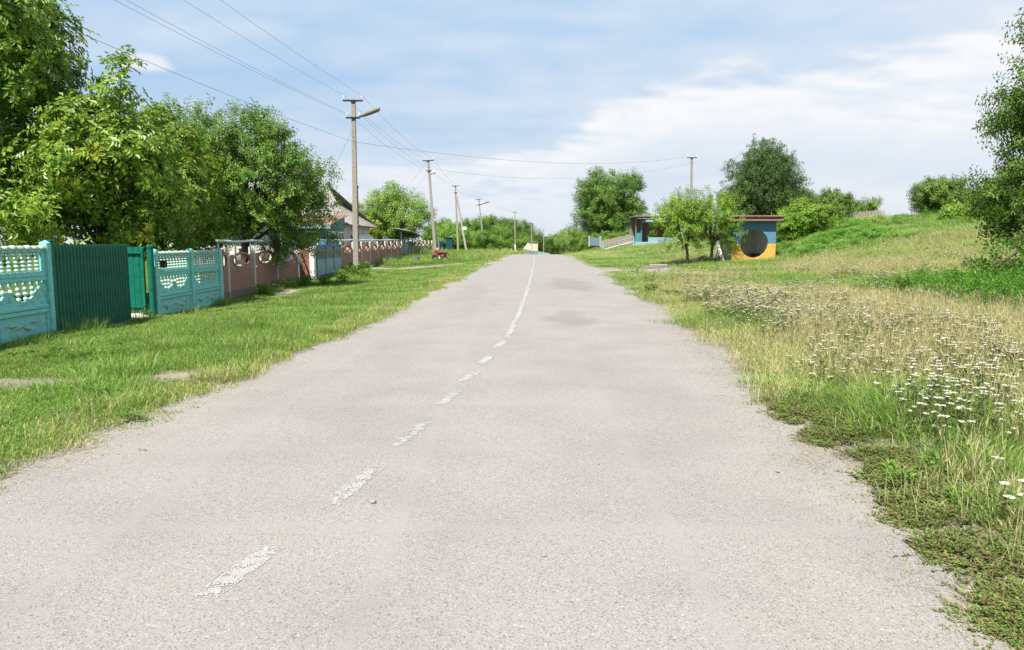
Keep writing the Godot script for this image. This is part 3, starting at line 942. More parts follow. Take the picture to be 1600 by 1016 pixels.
# ---------------------------------------------------------------- trees
func make_sprays() -> void:
	for k in 3:
		# walnut: three big compound leaves on a shoot
		var mb := MB.new()
		for j in 4:
			var a := j * 1.7 + rnd(-0.4, 0.4)
			var base := Vector3.UP * (0.05 + j * 0.07)
			var dir := Vector3(cos(a), rnd(0.15, 0.8), sin(a)).normalized()
			var l := rnd(0.26, 0.36)
			mb.col = Color(0.16, 0.19, 0.06)
			var end := base + dir * l - Vector3.UP * 0.06
			mb.tube([base, base.lerp(end, 0.5) + Vector3.UP * 0.02, end], [0.003, 0.0025, 0.002], 3, false)
			var s := dir.cross(Vector3.UP).normalized()
			for i in 7:
				var f := 0.3 + 0.7 * float(i / 2) / 3.0
				var q := base.lerp(end, f) + Vector3.UP * 0.02 * (1.0 - absf(f - 0.5) * 2.0)
				var o: Vector3 = dir if i == 6 else (s * (1.0 if i % 2 == 0 else -1.0) + dir * 0.55)
				o = (o + Vector3.DOWN * rnd(0.1, 0.6)).normalized()
				leaflet(mb, q, o, Vector3.UP, rnd(0.125, 0.19), rnd(0.06, 0.085), tone(Color(0.085, 0.19, 0.022), Color(0.22, 0.335, 0.048)))
		spray["walnut%d" % k] = mb.mesh()
		# small-leaved fruit tree shoot
		mb = MB.new()
		mb.col = Color(0.14, 0.10, 0.07)
		mb.tube([Vector3.ZERO, Vector3(0.01, 0.2, 0.0), Vector3(-0.01, 0.4, 0.02)], [0.004, 0.003, 0.002], 3, false)
		for i in 26:
			var a := i * 2.4 + rnd(-0.3, 0.3)
			var p := Vector3(rnd(-0.01, 0.01), 0.03 + 0.38 * i / 26.0, rnd(-0.01, 0.01))
			var o := Vector3(cos(a), rnd(-0.35, 0.75), sin(a))
			leaflet(mb, p + o * rnd(0.01, 0.06), o, Vector3.UP, rnd(0.06, 0.10), rnd(0.036, 0.056), tone(Color(0.085, 0.185, 0.028), Color(0.205, 0.32, 0.06)))
		spray["fruit%d" % k] = mb.mesh()
		# for trees farther off: a bough end with many leaves
		mb = MB.new()
		for i in 44:
			var a := rnd(0, TAU)
			var p := Vector3(rnd(-0.16, 0.16), rnd(0.0, 0.5), rnd(-0.16, 0.16))
			var o := Vector3(cos(a), rnd(-0.6, 0.6), sin(a))
			leaflet(mb, p, o, Vector3.UP, rnd(0.07, 0.13), rnd(0.045, 0.07), tone(Color(0.085, 0.185, 0.028), Color(0.195, 0.315, 0.06)))
		spray["bough%d" % k] = mb.mesh()
		# drooping narrow leaves
		mb = MB.new()
		for i in 30:
			var a := rnd(0, TAU)
			var p := Vector3(rnd(-0.1, 0.1), rnd(0.0, 0.45), rnd(-0.1, 0.1))
			var o := Vector3(cos(a) * 0.7, rnd(-1.0, 0.1), sin(a) * 0.7)
			leaflet(mb, p, o, Vector3.UP, rnd(0.09, 0.15), rnd(0.025, 0.04), tone(Color(0.075, 0.15, 0.035), Color(0.18, 0.27, 0.07)))
		spray["droop%d" % k] = mb.mesh()

func tree(called: String, label: String, category: String, x: float, d: float, o: Dictionary) -> Node3D:
	# o: top, foot (heights of the crown above the ground there), rx, rd (half widths), kind, size, n (clumps), per (shoots per clump), tint, cone, lean, extra clumps
	var y0 := land(x, d) - 0.05
	var root := thing(called, label, category, W(x, y0, d), 0.0, o.get("group", ""))
	var rx: float = o.rx; var rd: float = o.get("rd", o.rx)
	var top: float = o.top; var foot: float = o.foot
	var cone: float = o.get("cone", 0.0)
	var size: float = o.get("size", 1.0)
	var off: Vector3 = o.get("off", Vector3.ZERO)
	var clumps := []
	var h := top - foot
	var tries := 0
	var cr: float = o.get("clump", minf(rx, h * 0.5) * 0.36)
	while clumps.size() < o.n and tries < 4000:
		tries += 1
		var q := Vector3(rnd(-1, 1), rnd(-1, 1), rnd(-1, 1))
		if q.length() > 1.0 or q.length() < 0.35: continue
		var squeeze := 1.0 - cone * (q.y * 0.5 + 0.5)
		var r := cr * rnd(0.5, 1.35) * lerpf(1.0, squeeze, 0.5)
		var lx := maxf(rx - r * 0.7, 0.05); var lh := maxf(h / 2.0 - r * 0.7, 0.05); var ld := maxf(rd - r * 0.7, 0.05)
		var p := Vector3(q.x * lx * squeeze, foot + h / 2.0 + q.y * lh, q.z * ld * squeeze) + off
		var near := false
		for c in clumps:
			if (c[0] as Vector3).distance_to(p) < (c[1] + r) * 0.42: near = true
		if near and tries < 3000: continue
		clumps.append([p, r])
	for e in o.get("extra", []): clumps.append([e[0] - root.position, e[1]])
	var wood := MB.new()
	var fork := Vector3(off.x * 0.3, foot + h * 0.12, off.z * 0.3)
	var tr: float = o.get("trunk", clampf(h * 0.025, 0.05, 0.22))
	var mid := fork * 0.5 + Vector3(rnd(-0.1, 0.1), 0, rnd(-0.1, 0.1))
	wood.tube([Vector3(0, -0.1, 0), Vector3(0, 0.12, 0), mid, fork], [tr * 1.35, tr * 1.08, tr * 0.92, tr * 0.8], 9)
	for i in clumps.size():
		if i % 2 == 1 and clumps.size() > 24: continue
		var c: Vector3 = clumps[i][0]
		var b := fork.lerp(c, 0.45) + Vector3.UP * (0.12 * h) * rnd(0.0, 0.6) + Vector3(rnd(-0.15, 0.15), 0, rnd(-0.15, 0.15))
		wood.tube([fork - Vector3.UP * rnd(0.0, 0.3) * minf(foot, 1.0), b, c], [tr * 0.5, tr * 0.3, tr * 0.1], 5, false)
	part("trunk", wood, M.bark, root)
	var axis := Vector3(0, foot + h * 0.35, 0) + off
	var lists := [[[], PackedColorArray()], [[], PackedColorArray()], [[], PackedColorArray()]]
	var tint: Color = o.get("tint", Color.WHITE)
	for c in clumps:
		var cnt := int(o.per * pow(c[1] / cr, 2.0) * rnd(0.7, 1.2))
		var cv := rnd(0.86, 1.16)
		for i in cnt:
			var dir := Vector3(rnd(-1, 1), rnd(-0.9, 1), rnd(-1, 1)).normalized()
			var p: Vector3 = c[0] + dir * (c[1] * pow(rng.randf(), 0.45) * (rnd(1.05, 1.4) if rng.randf() < 0.16 else 0.92))
			var g: Vector3 = (dir * 0.8 + (p - axis).normalized() * 0.5 + Vector3.UP * o.get("rise", 0.25)).normalized()
			var b := Basis(Quaternion(Vector3.UP, g)) * Basis(Vector3.UP, rnd(0, TAU))
			var k := rng.randi() % 3
			lists[k][0].append(Transform3D(b.scaled(Vector3.ONE * size * rnd(0.75, 1.2)), p))
			var v := cv * rnd(0.85, 1.15)
			var yel := 1.0 + (rnd(0.2, 0.8) if rng.randf() < o.get("yellow", 0.04) else 0.0)
			lists[k][1].append(Color(tint.r * v * yel, tint.g * v * (1.0 + (yel - 1.0) * 0.3), tint.b * v))
	for k in 3:
		if lists[k][0].size() > 0:
			scatter("crown", spray["%s%d" % [o.kind, k]], M[o.get("mat", "leaves")], lists[k][0], lists[k][1], root)
	return root

func make_trees() -> void:
	var behind := "trees in the yards behind the fences"
	tree("walnut_tree", "tall dark walnut tree rising behind the green metal gate", "tree", -13.6, 18.0, {"top": 9.8, "foot": 0.9, "rx": 3.3, "kind": "walnut", "n": 58, "per": 48, "size": 1.0, "group": behind, "clump": 0.8, "trunk": 0.2, "tint": Color(1.0, 1.02, 0.95), "yellow": 0.04})
	tree("walnut_tree", "lower light green walnut tree leaning over the turquoise fence", "tree", -9.9, 18.2, {"top": 5.1, "foot": 1.0, "rx": 2.15, "kind": "walnut", "n": 40, "per": 38, "size": 1.0, "group": behind, "clump": 0.62, "tint": Color(1.2, 1.15, 1.05), "yellow": 0.10, "extra": [[W(-8.95, 5.5, 17.4), 0.26], [W(-9.2, 4.9, 17.6), 0.4], [W(-9.0, 1.9, 19.6), 0.5], [W(-9.3, 2.0, 18.6), 0.5], [W(-8.8, 3.3, 20.2), 0.5], [W(-9.0, 4.2, 20.6), 0.45], [W(-8.9, 2.6, 21.2), 0.5], [W(-9.4, 3.6, 22.0), 0.6], [W(-9.3, 1.9, 22.2), 0.6], [W(-10.0, 4.8, 21.0), 0.5], [W(-10.2, 2.0, 15.8), 0.6], [W(-11.2, 2.4, 15.5), 0.7], [W(-10.6, 1.5, 15.0), 0.5], [W(-11.4, 1.4, 15.0), 0.6]]})
	tree("apple_tree", "small-leaved tree standing back between walnut and pear tree", "tree", -11.4, 26.0, {"top": 6.3, "foot": 0.9, "rx": 2.6, "kind": "fruit", "n": 40, "per": 44, "size": 1.25, "group": behind, "tint": Color(1.0, 1.0, 1.0), "yellow": 0.05})
	tree("pear_tree", "pear tree hanging over the brown brick-pattern fence by the house", "tree", -9.1, 24.6, {"top": 6.4, "foot": 1.2, "rx": 2.15, "rd": 1.7, "kind": "fruit", "n": 46, "per": 46, "size": 1.05, "group": behind, "off": Vector3(0.75, 0, 0), "clump": 0.58, "tint": Color(1.0, 1.06, 1.0), "extra": [[W(-8.0, 1.75, 25.4), 0.5], [W(-7.7, 1.6, 26.0), 0.45], [W(-7.75, 1.3, 25.0), 0.4], [W(-7.0, 2.2, 24.6), 0.5], [W(-6.9, 2.9, 25.4), 0.5], [W(-7.2, 1.5, 25.9), 0.35], [W(-6.75, 4.0, 24.6), 0.4], [W(-6.7, 3.3, 25.0), 0.45], [W(-6.45, 2.7, 25.7), 0.42], [W(-6.6, 2.0, 25.9), 0.4], [W(-6.4, 3.8, 25.3), 0.4]]})
	tree("walnut_tree", "bright green young walnut tree beside the slate-roofed house", "tree", -9.6, 61.0, {"top": 5.9, "foot": 0.9, "rx": 3.2, "kind": "bough", "n": 38, "per": 34, "size": 1.25, "group": behind, "tint": Color(1.5, 1.4, 1.2), "yellow": 0.12, "clump": 0.9})
	tree("plum_tree", "reddish tinged small tree between house and walnut tree", "tree", -11.6, 56.0, {"top": 3.6, "foot": 0.8, "rx": 1.6, "kind": "bough", "n": 16, "per": 26, "size": 1.0, "group": behind, "tint": Color(1.7, 1.1, 1.0), "yellow": 0.3})
	# thicket beyond the motorcycle, and the trees over the crest
	var far_l := "trees and bushes beyond the last fence"
	for q in [[705, 350, 92.0, 2.6, 1.35, "bright green bush directly behind the dark teal booth"], [729, 356, 96.0, 2.4, 1.3, "light green bush at the foot of the strutted pole"], [752, 362, 98.0, 2.2, 1.25, "bush at the foot of the pole with the long lamp arm"], [690, 352, 100.0, 2.6, 1.1, "darker bush behind the pale blue sheet fence"], [774, 372, 104.0, 2.0, 1.2, "lowest bush of the thicket, nearest the asphalt crest"]]:
		var d: float = q[2]
		var x := x_at(q[0], d)
		tree("bush", q[5], "bush", x, d, {"top": y_at(q[1], d) - land(x, d), "foot": 0.1, "rx": q[3], "kind": "bough", "n": 18, "per": 30, "size": 1.5, "group": far_l, "tint": Color(q[4], q[4], q[4])})
	for q in [[742, 338, 135.0, 4.2, 0.95, "dark round tree rising behind the pole with the long lamp arm"], [768, 338, 165.0, 4.9, 0.9, "tallest dark tree in the row beyond the road crest"], [795, 342, 190.0, 5.2, 0.95, "round tree just left of the pole with the whitewashed foot"], [818, 348, 200.0, 5.0, 1.0, "tree right behind the whitewashed pole beyond the crest"], [700, 346, 140.0, 5.0, 0.9, "dark tree behind the strutted pole in the thicket"], [842, 364, 215.0, 4.6, 1.0, "lower tree behind the cream house end"], [784, 354, 150.0, 3.4, 1.2, "light green bushy tree left of the whitewashed pole"], [812, 366, 185.0, 4.2, 1.15, "low bushy tree beside the cream house end"]]:
		var d: float = q[2]
		var x := x_at(q[0], d)
		tree("roadside_tree", q[5], "tree", x, d, {"top": y_at(q[1], d) - land(x, d), "foot": 0.4, "rx": q[3], "kind": "bough", "n": 24, "per": 30, "size": 2.2, "group": far_l, "tint": Color(q[4], q[4], q[4])})
	for q in [[862, 372, 230.0, 6.0, "far tree behind the most distant pole"], [880, 370, 240.0, 6.0, "far tree half hidden by the pale willow"], [845, 374, 260.0, 6.0, "farthest bluish tree above the sheet fence at the crest"], [902, 366, 230.0, 6.0, "far tree showing over the brownish bush"]]:
		var d: float = q[2]
		var x := x_at(q[0], d)
		tree("distant_tree", q[4], "tree", x, d, {"top": y_at(q[1], d) - land(x, d), "foot": 0.4, "rx": q[3], "kind": "bough", "n": 20, "per": 26, "size": 3.2, "group": far_l, "tint": Color(1.0, 1.0, 1.0)})
	# right side
	var w1 := x_at(893, 120.0)
	tree("willow_tree", "pale grey-green willow bush at the far right verge", "tree", w1, 120.0, {"top": y_at(359, 120.0) - land(w1, 120.0), "foot": 0.1, "rx": 3.2, "kind": "droop", "n": 26, "per": 40, "size": 2.0, "tint": Color(2.2, 1.9, 2.6), "mat": "soft_leaves"})
	var w2 := x_at(921, 105.0)
	tree("willow_tree", "brownish green low bush beside the pale willow", "tree", w2, 105.0, {"top": y_at(361, 105.0) - land(w2, 105.0), "foot": 0.1, "rx": 2.3, "kind": "droop", "n": 16, "per": 36, "size": 1.7, "tint": Color(1.5, 1.25, 1.2), "mat": "soft_leaves"})
	var w3 := x_at(951, 84.0)
	tree("walnut_tree", "big round walnut tree above the blue porch", "tree", w3, 84.0, {"top": y_at(261, 84.0) - land(w3, 84.0), "foot": 1.0, "rx": 4.6, "kind": "bough", "n": 62, "per": 40, "size": 1.5, "clump": 1.05, "tint": Color(1.0, 1.05, 1.0)})
	for q in [[905, 368, 82.0, 1.5, "vine hedge end next to the yard gate"], [945, 366, 81.0, 1.9, "vine hedge in the shade below the big round walnut"], [972, 362, 80.0, 1.7, "vine hedge beside the blue porch"]]:
		var hd: float = q[2]
		var hx := x_at(q[0], hd)
		tree("vine_hedge", q[4], "hedge", hx, hd, {"top": y_at(q[1], hd) - land(hx, hd), "foot": -0.1, "rx": q[3], "rd": 0.8, "kind": "bough", "n": 12, "per": 24, "size": 1.1, "group": "vine hedges above the board fence", "tint": Color(1.25, 1.2, 1.0)})
	var w4 := x_at(1188, 53.0)
	tree("linden_tree", "dense dark green tree towering behind the bus shelter", "tree", w4, 53.0, {"top": y_at(219, 53.0) - land(w4, 53.0), "foot": 0.3, "rx": 3.5, "kind": "droop", "n": 74, "per": 60, "size": 1.25, "clump": 0.78, "cone": 0.45, "rise": -0.15, "tint": Color(0.72, 0.80, 1.0), "yellow": 0.1})
	var g2 := "two small fruit trees in front of the bus shelter"
	var w5 := x_at(1073, 37.5); var w6 := x_at(1110, 37.2)
	tree("cherry_tree", "small light green tree nearer to the road, left of the bus shelter", "tree", w5, 37.5, {"top": 3.8, "foot": 0.75, "rx": 1.75, "rd": 1.5, "kind": "fruit", "n": 26, "per": 22, "size": 1.15, "group": g2, "off": Vector3(-0.15, 0, 0), "tint": Color(1.45, 1.4, 1.15), "yellow": 0.1, "trunk": 0.075, "mat": "soft_leaves"})
	tree("cherry_tree", "small light green tree standing against the bus shelter's open side", "tree", w6, 37.2, {"top": 3.9, "foot": 0.8, "rx": 1.45, "rd": 1.4, "kind": "fruit", "n": 24, "per": 21, "size": 1.15, "group": g2, "off": Vector3(0.3, 0, 0), "tint": Color(1.4, 1.38, 1.15), "yellow": 0.1, "trunk": 0.08, "mat": "soft_leaves"})
	var w7 := x_at(1252, 42.0)
	tree("bush", "wide green bush growing against the right wall of the bus shelter", "bush", w7, 42.0, {"top": y_at(318, 42.0) - land(w7, 42.0), "foot": -0.1, "rx": 1.8, "kind": "fruit", "n": 26, "per": 40, "size": 1.3, "tint": Color(1.3, 1.3, 1.1), "yellow": 0.08, "mat": "soft_leaves"})
	for q in [[1293, 303, 62.0, 1.7, 30, 0.95, "round dark tree on the bank behind the bush", "tree"], [1348, 308, 66.0, 1.3, 9, 1.1, "thin sapling beside the picket fence on the bank", "tree"], [1472, 283, 52.0, 2.2, 34, 0.95, "rounded tree on top of the grassy bank", "tree"], [1545, 318, 46.0, 1.9, 20, 1.3, "low shrub on the bank top behind the tall roadside tree", "shrub"], [1512, 335, 38.0, 1.3, 14, 1.3, "low bush of fresh leaves on the grassy slope", "shrub"], [1236, 290, 60.0, 1.7, 18, 0.9, "dark tree peeping out right of the tall linden", "tree"]]:
		var d: float = q[2]
		var x := x_at(q[0], d)
		tree("bank_" + q[7], q[6], q[7], x, d, {"top": y_at(q[1], d) - land(x, d), "foot": 0.1, "rx": q[3], "kind": "fruit", "n": q[4], "per": 34, "size": 1.6, "tint": Color(q[5], q[5], 1.0)})
	tree("cherry_tree", "tall cherry tree with hanging leaves at the weedy bank", "tree", 14.0, 19.0, {"top": 7.9, "foot": 0.5, "rx": 2.3, "kind": "fruit", "n": 66, "per": 44, "size": 1.25, "clump": 0.55, "cone": 0.52, "rise": -0.2, "tint": Color(0.85, 0.9, 0.9), "extra": [[W(11.75, 0.95, 18.0), 0.35], [W(12.1, 1.3, 17.6), 0.4], [W(12.3, 0.9, 17.4), 0.4], [W(12.6, 2.1, 17.6), 0.4]]})
# ---------------------------------------------------------------- fences
func d_on(px: float, a: float, b: float) -> float:
	# distance at which a pixel column meets the vertical plane x = a + b * d
	return a / (ray(px, 400.0).x - b)

const A0 := -6.739
const A1 := -0.0565
const B0 := -7.127
const B1 := -0.0213

func frame_of(a: float, b: float, d: float, y: float) -> Transform3D:
	# x runs along the fence away from the camera, z towards the road
	var turn := atan2(1.0, b)
	return Transform3D(Basis(Vector3.UP, turn), W(a + b * d, y, d))

func fence_thing(called: String, label: String, category: String, f: Transform3D, group := "") -> Node3D:
	var o := thing(called, label, category, Vector3.ZERO, 0.0, group)
	o.transform = f
	return o

func baluster(l: float, beads: int) -> ArrayMesh:
	var mb := MB.new()
	var prof := [Vector2(0.012, 0.0)]
	for k in beads:
		var c := (k + 0.5) * l / beads
		var r := l / beads * 0.46
		prof.append(Vector2(0.012, c - r)); prof.append(Vector2(0.030, c - r * 0.62)); prof.append(Vector2(0.038, c)); prof.append(Vector2(0.030, c + r * 0.62)); prof.append(Vector2(0.012, c + r))
	prof.append(Vector2(0.012, l))
	mb.lathe(prof, 10)
	return mb.mesh()

func relief_leaf(l: float, w: float, curl: float) -> ArrayMesh:
	var mb := MB.new()
	var n := 9
	var rim := []
	for k in n * 2:
		var f := float(k) / n if k < n else float(2 * n - k) / n
		var s := 1.0 if k < n else -1.0
		var q := Vector2(f * l, sin(f * PI) * w / 2.0 * s * (1.0 + 0.18 * sin(f * 26.0)))
		rim.append(Vector3(q.x, q.y + curl * f * f, 0.0))
	for k in n * 2:
		var a: Vector3 = rim[k]; var b: Vector3 = rim[(k + 1) % (n * 2)]
		var ma := Vector3(a.x, curl * pow(a.x / l, 2.0), 0.024 * sin(clampf(a.x / l, 0.05, 1.0) * PI) + 0.004)
		var mb_ := Vector3(b.x, curl * pow(b.x / l, 2.0), 0.024 * sin(clampf(b.x / l, 0.05, 1.0) * PI) + 0.004)
		mb.tri(a, mb_, b) if k < n else mb.tri(a, mb_, b)
		mb.tri(a, ma, mb_) if k < n else mb.tri(a, ma, mb_)
	return mb.mesh()

var shapes := {}

func turquoise_bay(root: Node3D, x0: float, l: float, h0: float) -> void:
	if not shapes.has("bal4"):
		shapes.bal4 = baluster(0.29, 5)
		for k in 4: shapes["balm%d" % k] = baluster([0.09, 0.16, 0.23, 0.30][k], [1, 2, 3, 4][k])
		for k in 3: shapes["leaf%d" % k] = relief_leaf([0.26, 0.2, 0.15][k], [0.085, 0.07, 0.06][k], [0.06, -0.05, 0.04][k])
	var t: Material = M.turquoise_paint
	# bottom panel: framed field with leaf relief
	var mb := MB.new()
	mb.box(Vector3(x0 + l / 2, h0 + 0.25, -0.012), Vector3(l, 0.496, 0.04))
	mb.box(Vector3(x0 + l / 2, h0 + 0.463, 0.012), Vector3(l - 0.004, 0.065, 0.052), 0.012)
	mb.box(Vector3(x0 + l / 2, h0 + 0.06, 0.012), Vector3(l - 0.004, 0.115, 0.05), 0.012)
	for s in [0.03, l - 0.03]: mb.box(Vector3(x0 + s, h0 + 0.27, 0.011), Vector3(0.06, 0.31, 0.047), 0.01)
	var lower := part("panel", mb, t, root)
	for i in 9:
		var o := part("relief_leaf", shapes["leaf%d" % (i % 2)], M.lilac_relief_paint if i % 4 == 3 else M.leaf_relief_paint, lower)
		o.position = Vector3(x0 + 0.16 + (l - 0.5) * i / 8.0, h0 + 0.27 + 0.045 * sin(i * 2.1), 0.0085)
		o.rotation.z = [0.5, -0.45, 0.25, 0.9, -0.2][i % 5]
	# middle panel: two sagging openings with a hump between them
	mb = MB.new()
	var edge := func(u: float) -> float:
		var k := absf(u - 0.5) * 2.0
		return 0.445 - 0.30 * sin(clampf((1.0 - k) * 1.75, 0.0, 1.0) * PI * 0.5) * (1.0 - 0.0 * k) + 0.17 * pow(maxf(0.0, 1.0 - k * 4.2), 0.7)
	var poly := PackedVector2Array([Vector2(x0, h0 + 0.5), Vector2(x0 + l, h0 + 0.5)])
	for k in 33:
		var u := 1.0 - k / 32.0
		poly.append(Vector2(x0 + 0.07 + (l - 0.14) * u, h0 + 0.5 + edge.call(u)) if k > 0 and k < 32 else Vector2(x0 + l * u, h0 + 0.5 + 0.445))
	mb.prism(poly, -0.03, 0.008)
	mb.box(Vector3(x0 + l / 2, h0 + 0.965, 0.006), Vector3(l - 0.003, 0.066, 0.06), 0.012)
	mb.box(Vector3(x0 + l / 2, h0 + 0.535, 0.014), Vector3(l - 0.003, 0.064, 0.05), 0.012)
	var mid := part("panel", mb, t, root)
	for i in 10:
		var u := (i + 0.5) / 10.0
		var foot: float = edge.call(u)
		var ln := 0.435 - foot
		if ln < 0.06: continue
		var k := clampi(int(round((ln - 0.09) / 0.07)), 0, 3)
		var o := part("baluster", shapes["balm%d" % k], M.pale_turquoise_paint, mid)
		o.position = Vector3(x0 + 0.07 + (l - 0.14) * u, h0 + 0.5 + foot - 0.01, -0.012)
		o.scale.y = (ln + 0.02) / [0.09, 0.16, 0.23, 0.30][k]
	for q in [[0.04, 0.17, 0.9, 0], [0.10, 0.10, 0.5, 1], [0.2, 0.085, 0.1, 2], [0.40, 0.12, 1.2, 2], [0.52, 0.14, 1.7, 1], [0.68, 0.085, 0.2, 2], [0.78, 0.11, 0.6, 1], [0.88, 0.20, 1.0, 0]]:
		var o := part("relief_leaf", shapes["leaf%d" % q[3]], M.lilac_relief_paint if q[3] == 2 else M.leaf_relief_paint, mid)
		o.position = Vector3(x0 + 0.02 + (l - 0.1) * q[0], h0 + 0.5 + q[1], 0.0085)
		o.rotation.z = q[2]
		o.scale = Vector3.ONE * 0.62
	# upper panel: open field of beaded balusters under a scalloped coping
	mb = MB.new()
	mb.box(Vector3(x0 + l / 2, h0 + 1.045, 0.004), Vector3(l, 0.088, 0.055), 0.01)
	mb.box(Vector3(x0 + l / 2, h0 + 1.405, 0.0), Vector3(l, 0.06, 0.05), 0.01)
	for s in [0.05, l - 0.05]: mb.box(Vector3(x0 + s, h0 + 1.23, -0.002), Vector3(0.1, 0.298, 0.046), 0.008)
	var top := part("panel", mb, t, root)
	for i in 10:
		var o := part("baluster", shapes.bal4, M.pale_turquoise_paint, top)
		o.position = Vector3(x0 + 0.1 + (l - 0.2) * (i + 0.5) / 10.0, h0 + 1.087, -0.005)
	mb = MB.new()
	for i in 11:
		var r := 0.055 if i % 2 == 0 else 0.045
		var c := Vector3(x0 + 0.06 + (l - 0.12) * i / 10.0, h0 + 1.44, 0.0)
		var prof := []
		for k in 9:
			var a := -PI / 2 + PI * k / 8.0
			prof.append(Vector2(cos(a) * 1.0, sin(a) * 0.75))
		mb.lathe(prof, 10, Transform3D(Basis.from_scale(Vector3(0.115, r * 1.25, 0.05)), c))
	part("scalloped_coping", mb, M.cap_paint, root)

func concrete_post(root: Node3D, x: float, h0: float, h: float, mat: Material, w := 0.14) -> void:
	var mb := MB.new()
	mb.box(Vector3(x, h0 + h / 2 - 0.15, 0.0), Vector3(w, h + 0.3, w * 0.95), 0.014)
	var prof := [Vector2(w * 0.66, h0 + h), Vector2(w * 0.6, h0 + h + 0.012), Vector2(0.0, h0 + h + 0.045)]
	mb.lathe(prof, 4, Transform3D(Basis(Vector3.UP, PI / 4), Vector3(x, 0, 0)))
	part("post", mb, mat, root)

func corrugated(mb: MB, l: float, y0: float, y1: float, pitch: float, depth: float, x := Transform3D()) -> void:
	var n := int(round(l / pitch))
	var p := l / n
	var line := []
	for i in n:
		line.append_array([Vector2(i * p, 0), Vector2(i * p + p * 0.5, 0), Vector2(i * p + p * 0.62, depth), Vector2(i * p + p * 0.88, depth)])
	line.append(Vector2(l, 0))
	for i in line.size() - 1:
		var a: Vector2 = line[i]; var b: Vector2 = line[i + 1]
		mb.quad(x * Vector3(a.x, y0, a.y), x * Vector3(b.x, y0, b.y), x * Vector3(b.x, y1, b.y), x * Vector3(a.x, y1, a.y))

func make_green_gate() -> void:
	var d0 := d_on(80.0, A0, A1); var d1 := d_on(196.0, A0, A1)
	var l := (d1 - d0) * sqrt(1.0 + A1 * A1)
	var f := frame_of(A0 + 0.03, A1, d0, 0.0)
	var o := fence_thing("sheet_gate", "dark green corrugated sheet metal gate, closed, in the turquoise fence", "gate", f)
	var mb := MB.new()
	corrugated(mb, l, 0.02, 1.56, 0.105, 0.022)
	part("sheet", mb, M.dark_green_sheet, o)
	mb = MB.new()
	for y in [0.12, 0.8, 1.5]: mb.box(Vector3(l / 2, y, -0.028), Vector3(l - 0.02, 0.05, 0.045))
	part("frame", mb, M.dark_green_sheet, o)
	mb = MB.new()
	mb.box(Vector3(-0.075, 0.76, -0.01), Vector3(0.1, 1.7, 0.1), 0.012)
	mb.box(Vector3(-0.075, 1.62, -0.01), Vector3(0.125, 0.025, 0.125), 0.006)
	part("post", mb, M.green_paint, o)
	# the wicket stands open into the yard, so that its face looks down the road
	var dp := d_on(231.0, A0, A1)
	var xh := A0 + A1 * dp
	var w := thing("wicket_gate", "bright green sheet metal wicket standing open beside the dark gate", "gate", W(xh - 0.06, 0.0, dp - 0.03), PI - 0.10)
	mb = MB.new()
	corrugated(mb, 0.95, 0.12, 1.5, 0.135, 0.012)
	part("sheet", mb, M.green_paint, w)
	mb = MB.new()
	for y in [0.25, 1.38]: mb.box(Vector3(0.475, y, -0.024), Vector3(0.94, 0.04, 0.035))
	for s in [0.03, 0.92]: mb.box(Vector3(s, 0.81, -0.024), Vector3(0.04, 1.32, 0.035))
	part("frame", mb, M.green_paint, w)
	mb = MB.new()
	mb.tube([Vector3(0.86, 0.8, 0.0), Vector3(0.86, 0.8, 0.06), Vector3(0.78, 0.8, 0.065)], [0.01, 0.01, 0.01], 6)
	part("handle", mb, M.chrome, w)
	var p := thing("gate_post", "round bright green steel post with cap next to the open wicket", "post", W(xh + 0.02, -0.12, dp + 0.06))
	mb = MB.new()
	mb.lathe([Vector2(0.0, -0.2), Vector2(0.066, -0.2), Vector2(0.066, 1.6), Vector2(0.06, 1.62)], 18)
	part("shaft", mb, M.green_paint, p)
	mb = MB.new()
	mb.lathe([Vector2(0.073, 1.6), Vector2(0.073, 1.635), Vector2(0.05, 1.655), Vector2(0.0, 1.66)], 18)
	part("cap", mb, M.green_paint, p)
	var s := thing("concrete_sill", "narrow weathered concrete sill under the dark green gate", "sill", W(A0 + A1 * 13.6 + 0.12, gh(-7.3, 13.6) - 0.02, 13.6), atan2(1.0, A1))
	mb = MB.new()
	mb.box(Vector3(0, 0.03, 0), Vector3(1.6, 0.1, 0.16), 0.02)
	part("slab", mb, M.stone, s)
	# a crumpled white sack on the threshold
	mb = MB.new()
	var rings := []
	for i in 9:
		var ring := []
		for k in 16:
			var a := TAU * k / 16.0
			var fr := sin(PI * clampf(i / 8.0, 0.0, 1.0))
			var r := (0.03 + 0.13 * pow(fr, 0.6)) * (1.0 + 0.3 * n_fine.get_noise_2d(i * 40.0, k * 25.0))
			ring.append(Vector3(-0.28 + i * 0.07, maxf(0.0, 0.055 + sin(a) * r * 0.62), cos(a) * r * 0.9))
		rings.append(ring)
	for i in 8:
		for k in 16:
			mb.quad(rings[i][k], rings[i][(k + 1) % 16], rings[i + 1][(k + 1) % 16], rings[i + 1][k])
	var sack := part("sack", mb, M.cloth_white)
	sack.position = W(xh - 0.16, gh(xh - 0.16, dp - 0.3) + 0.01, dp - 0.32)
	tag(sack, "crumpled white sack lying on the threshold of the open wicket", "sack")

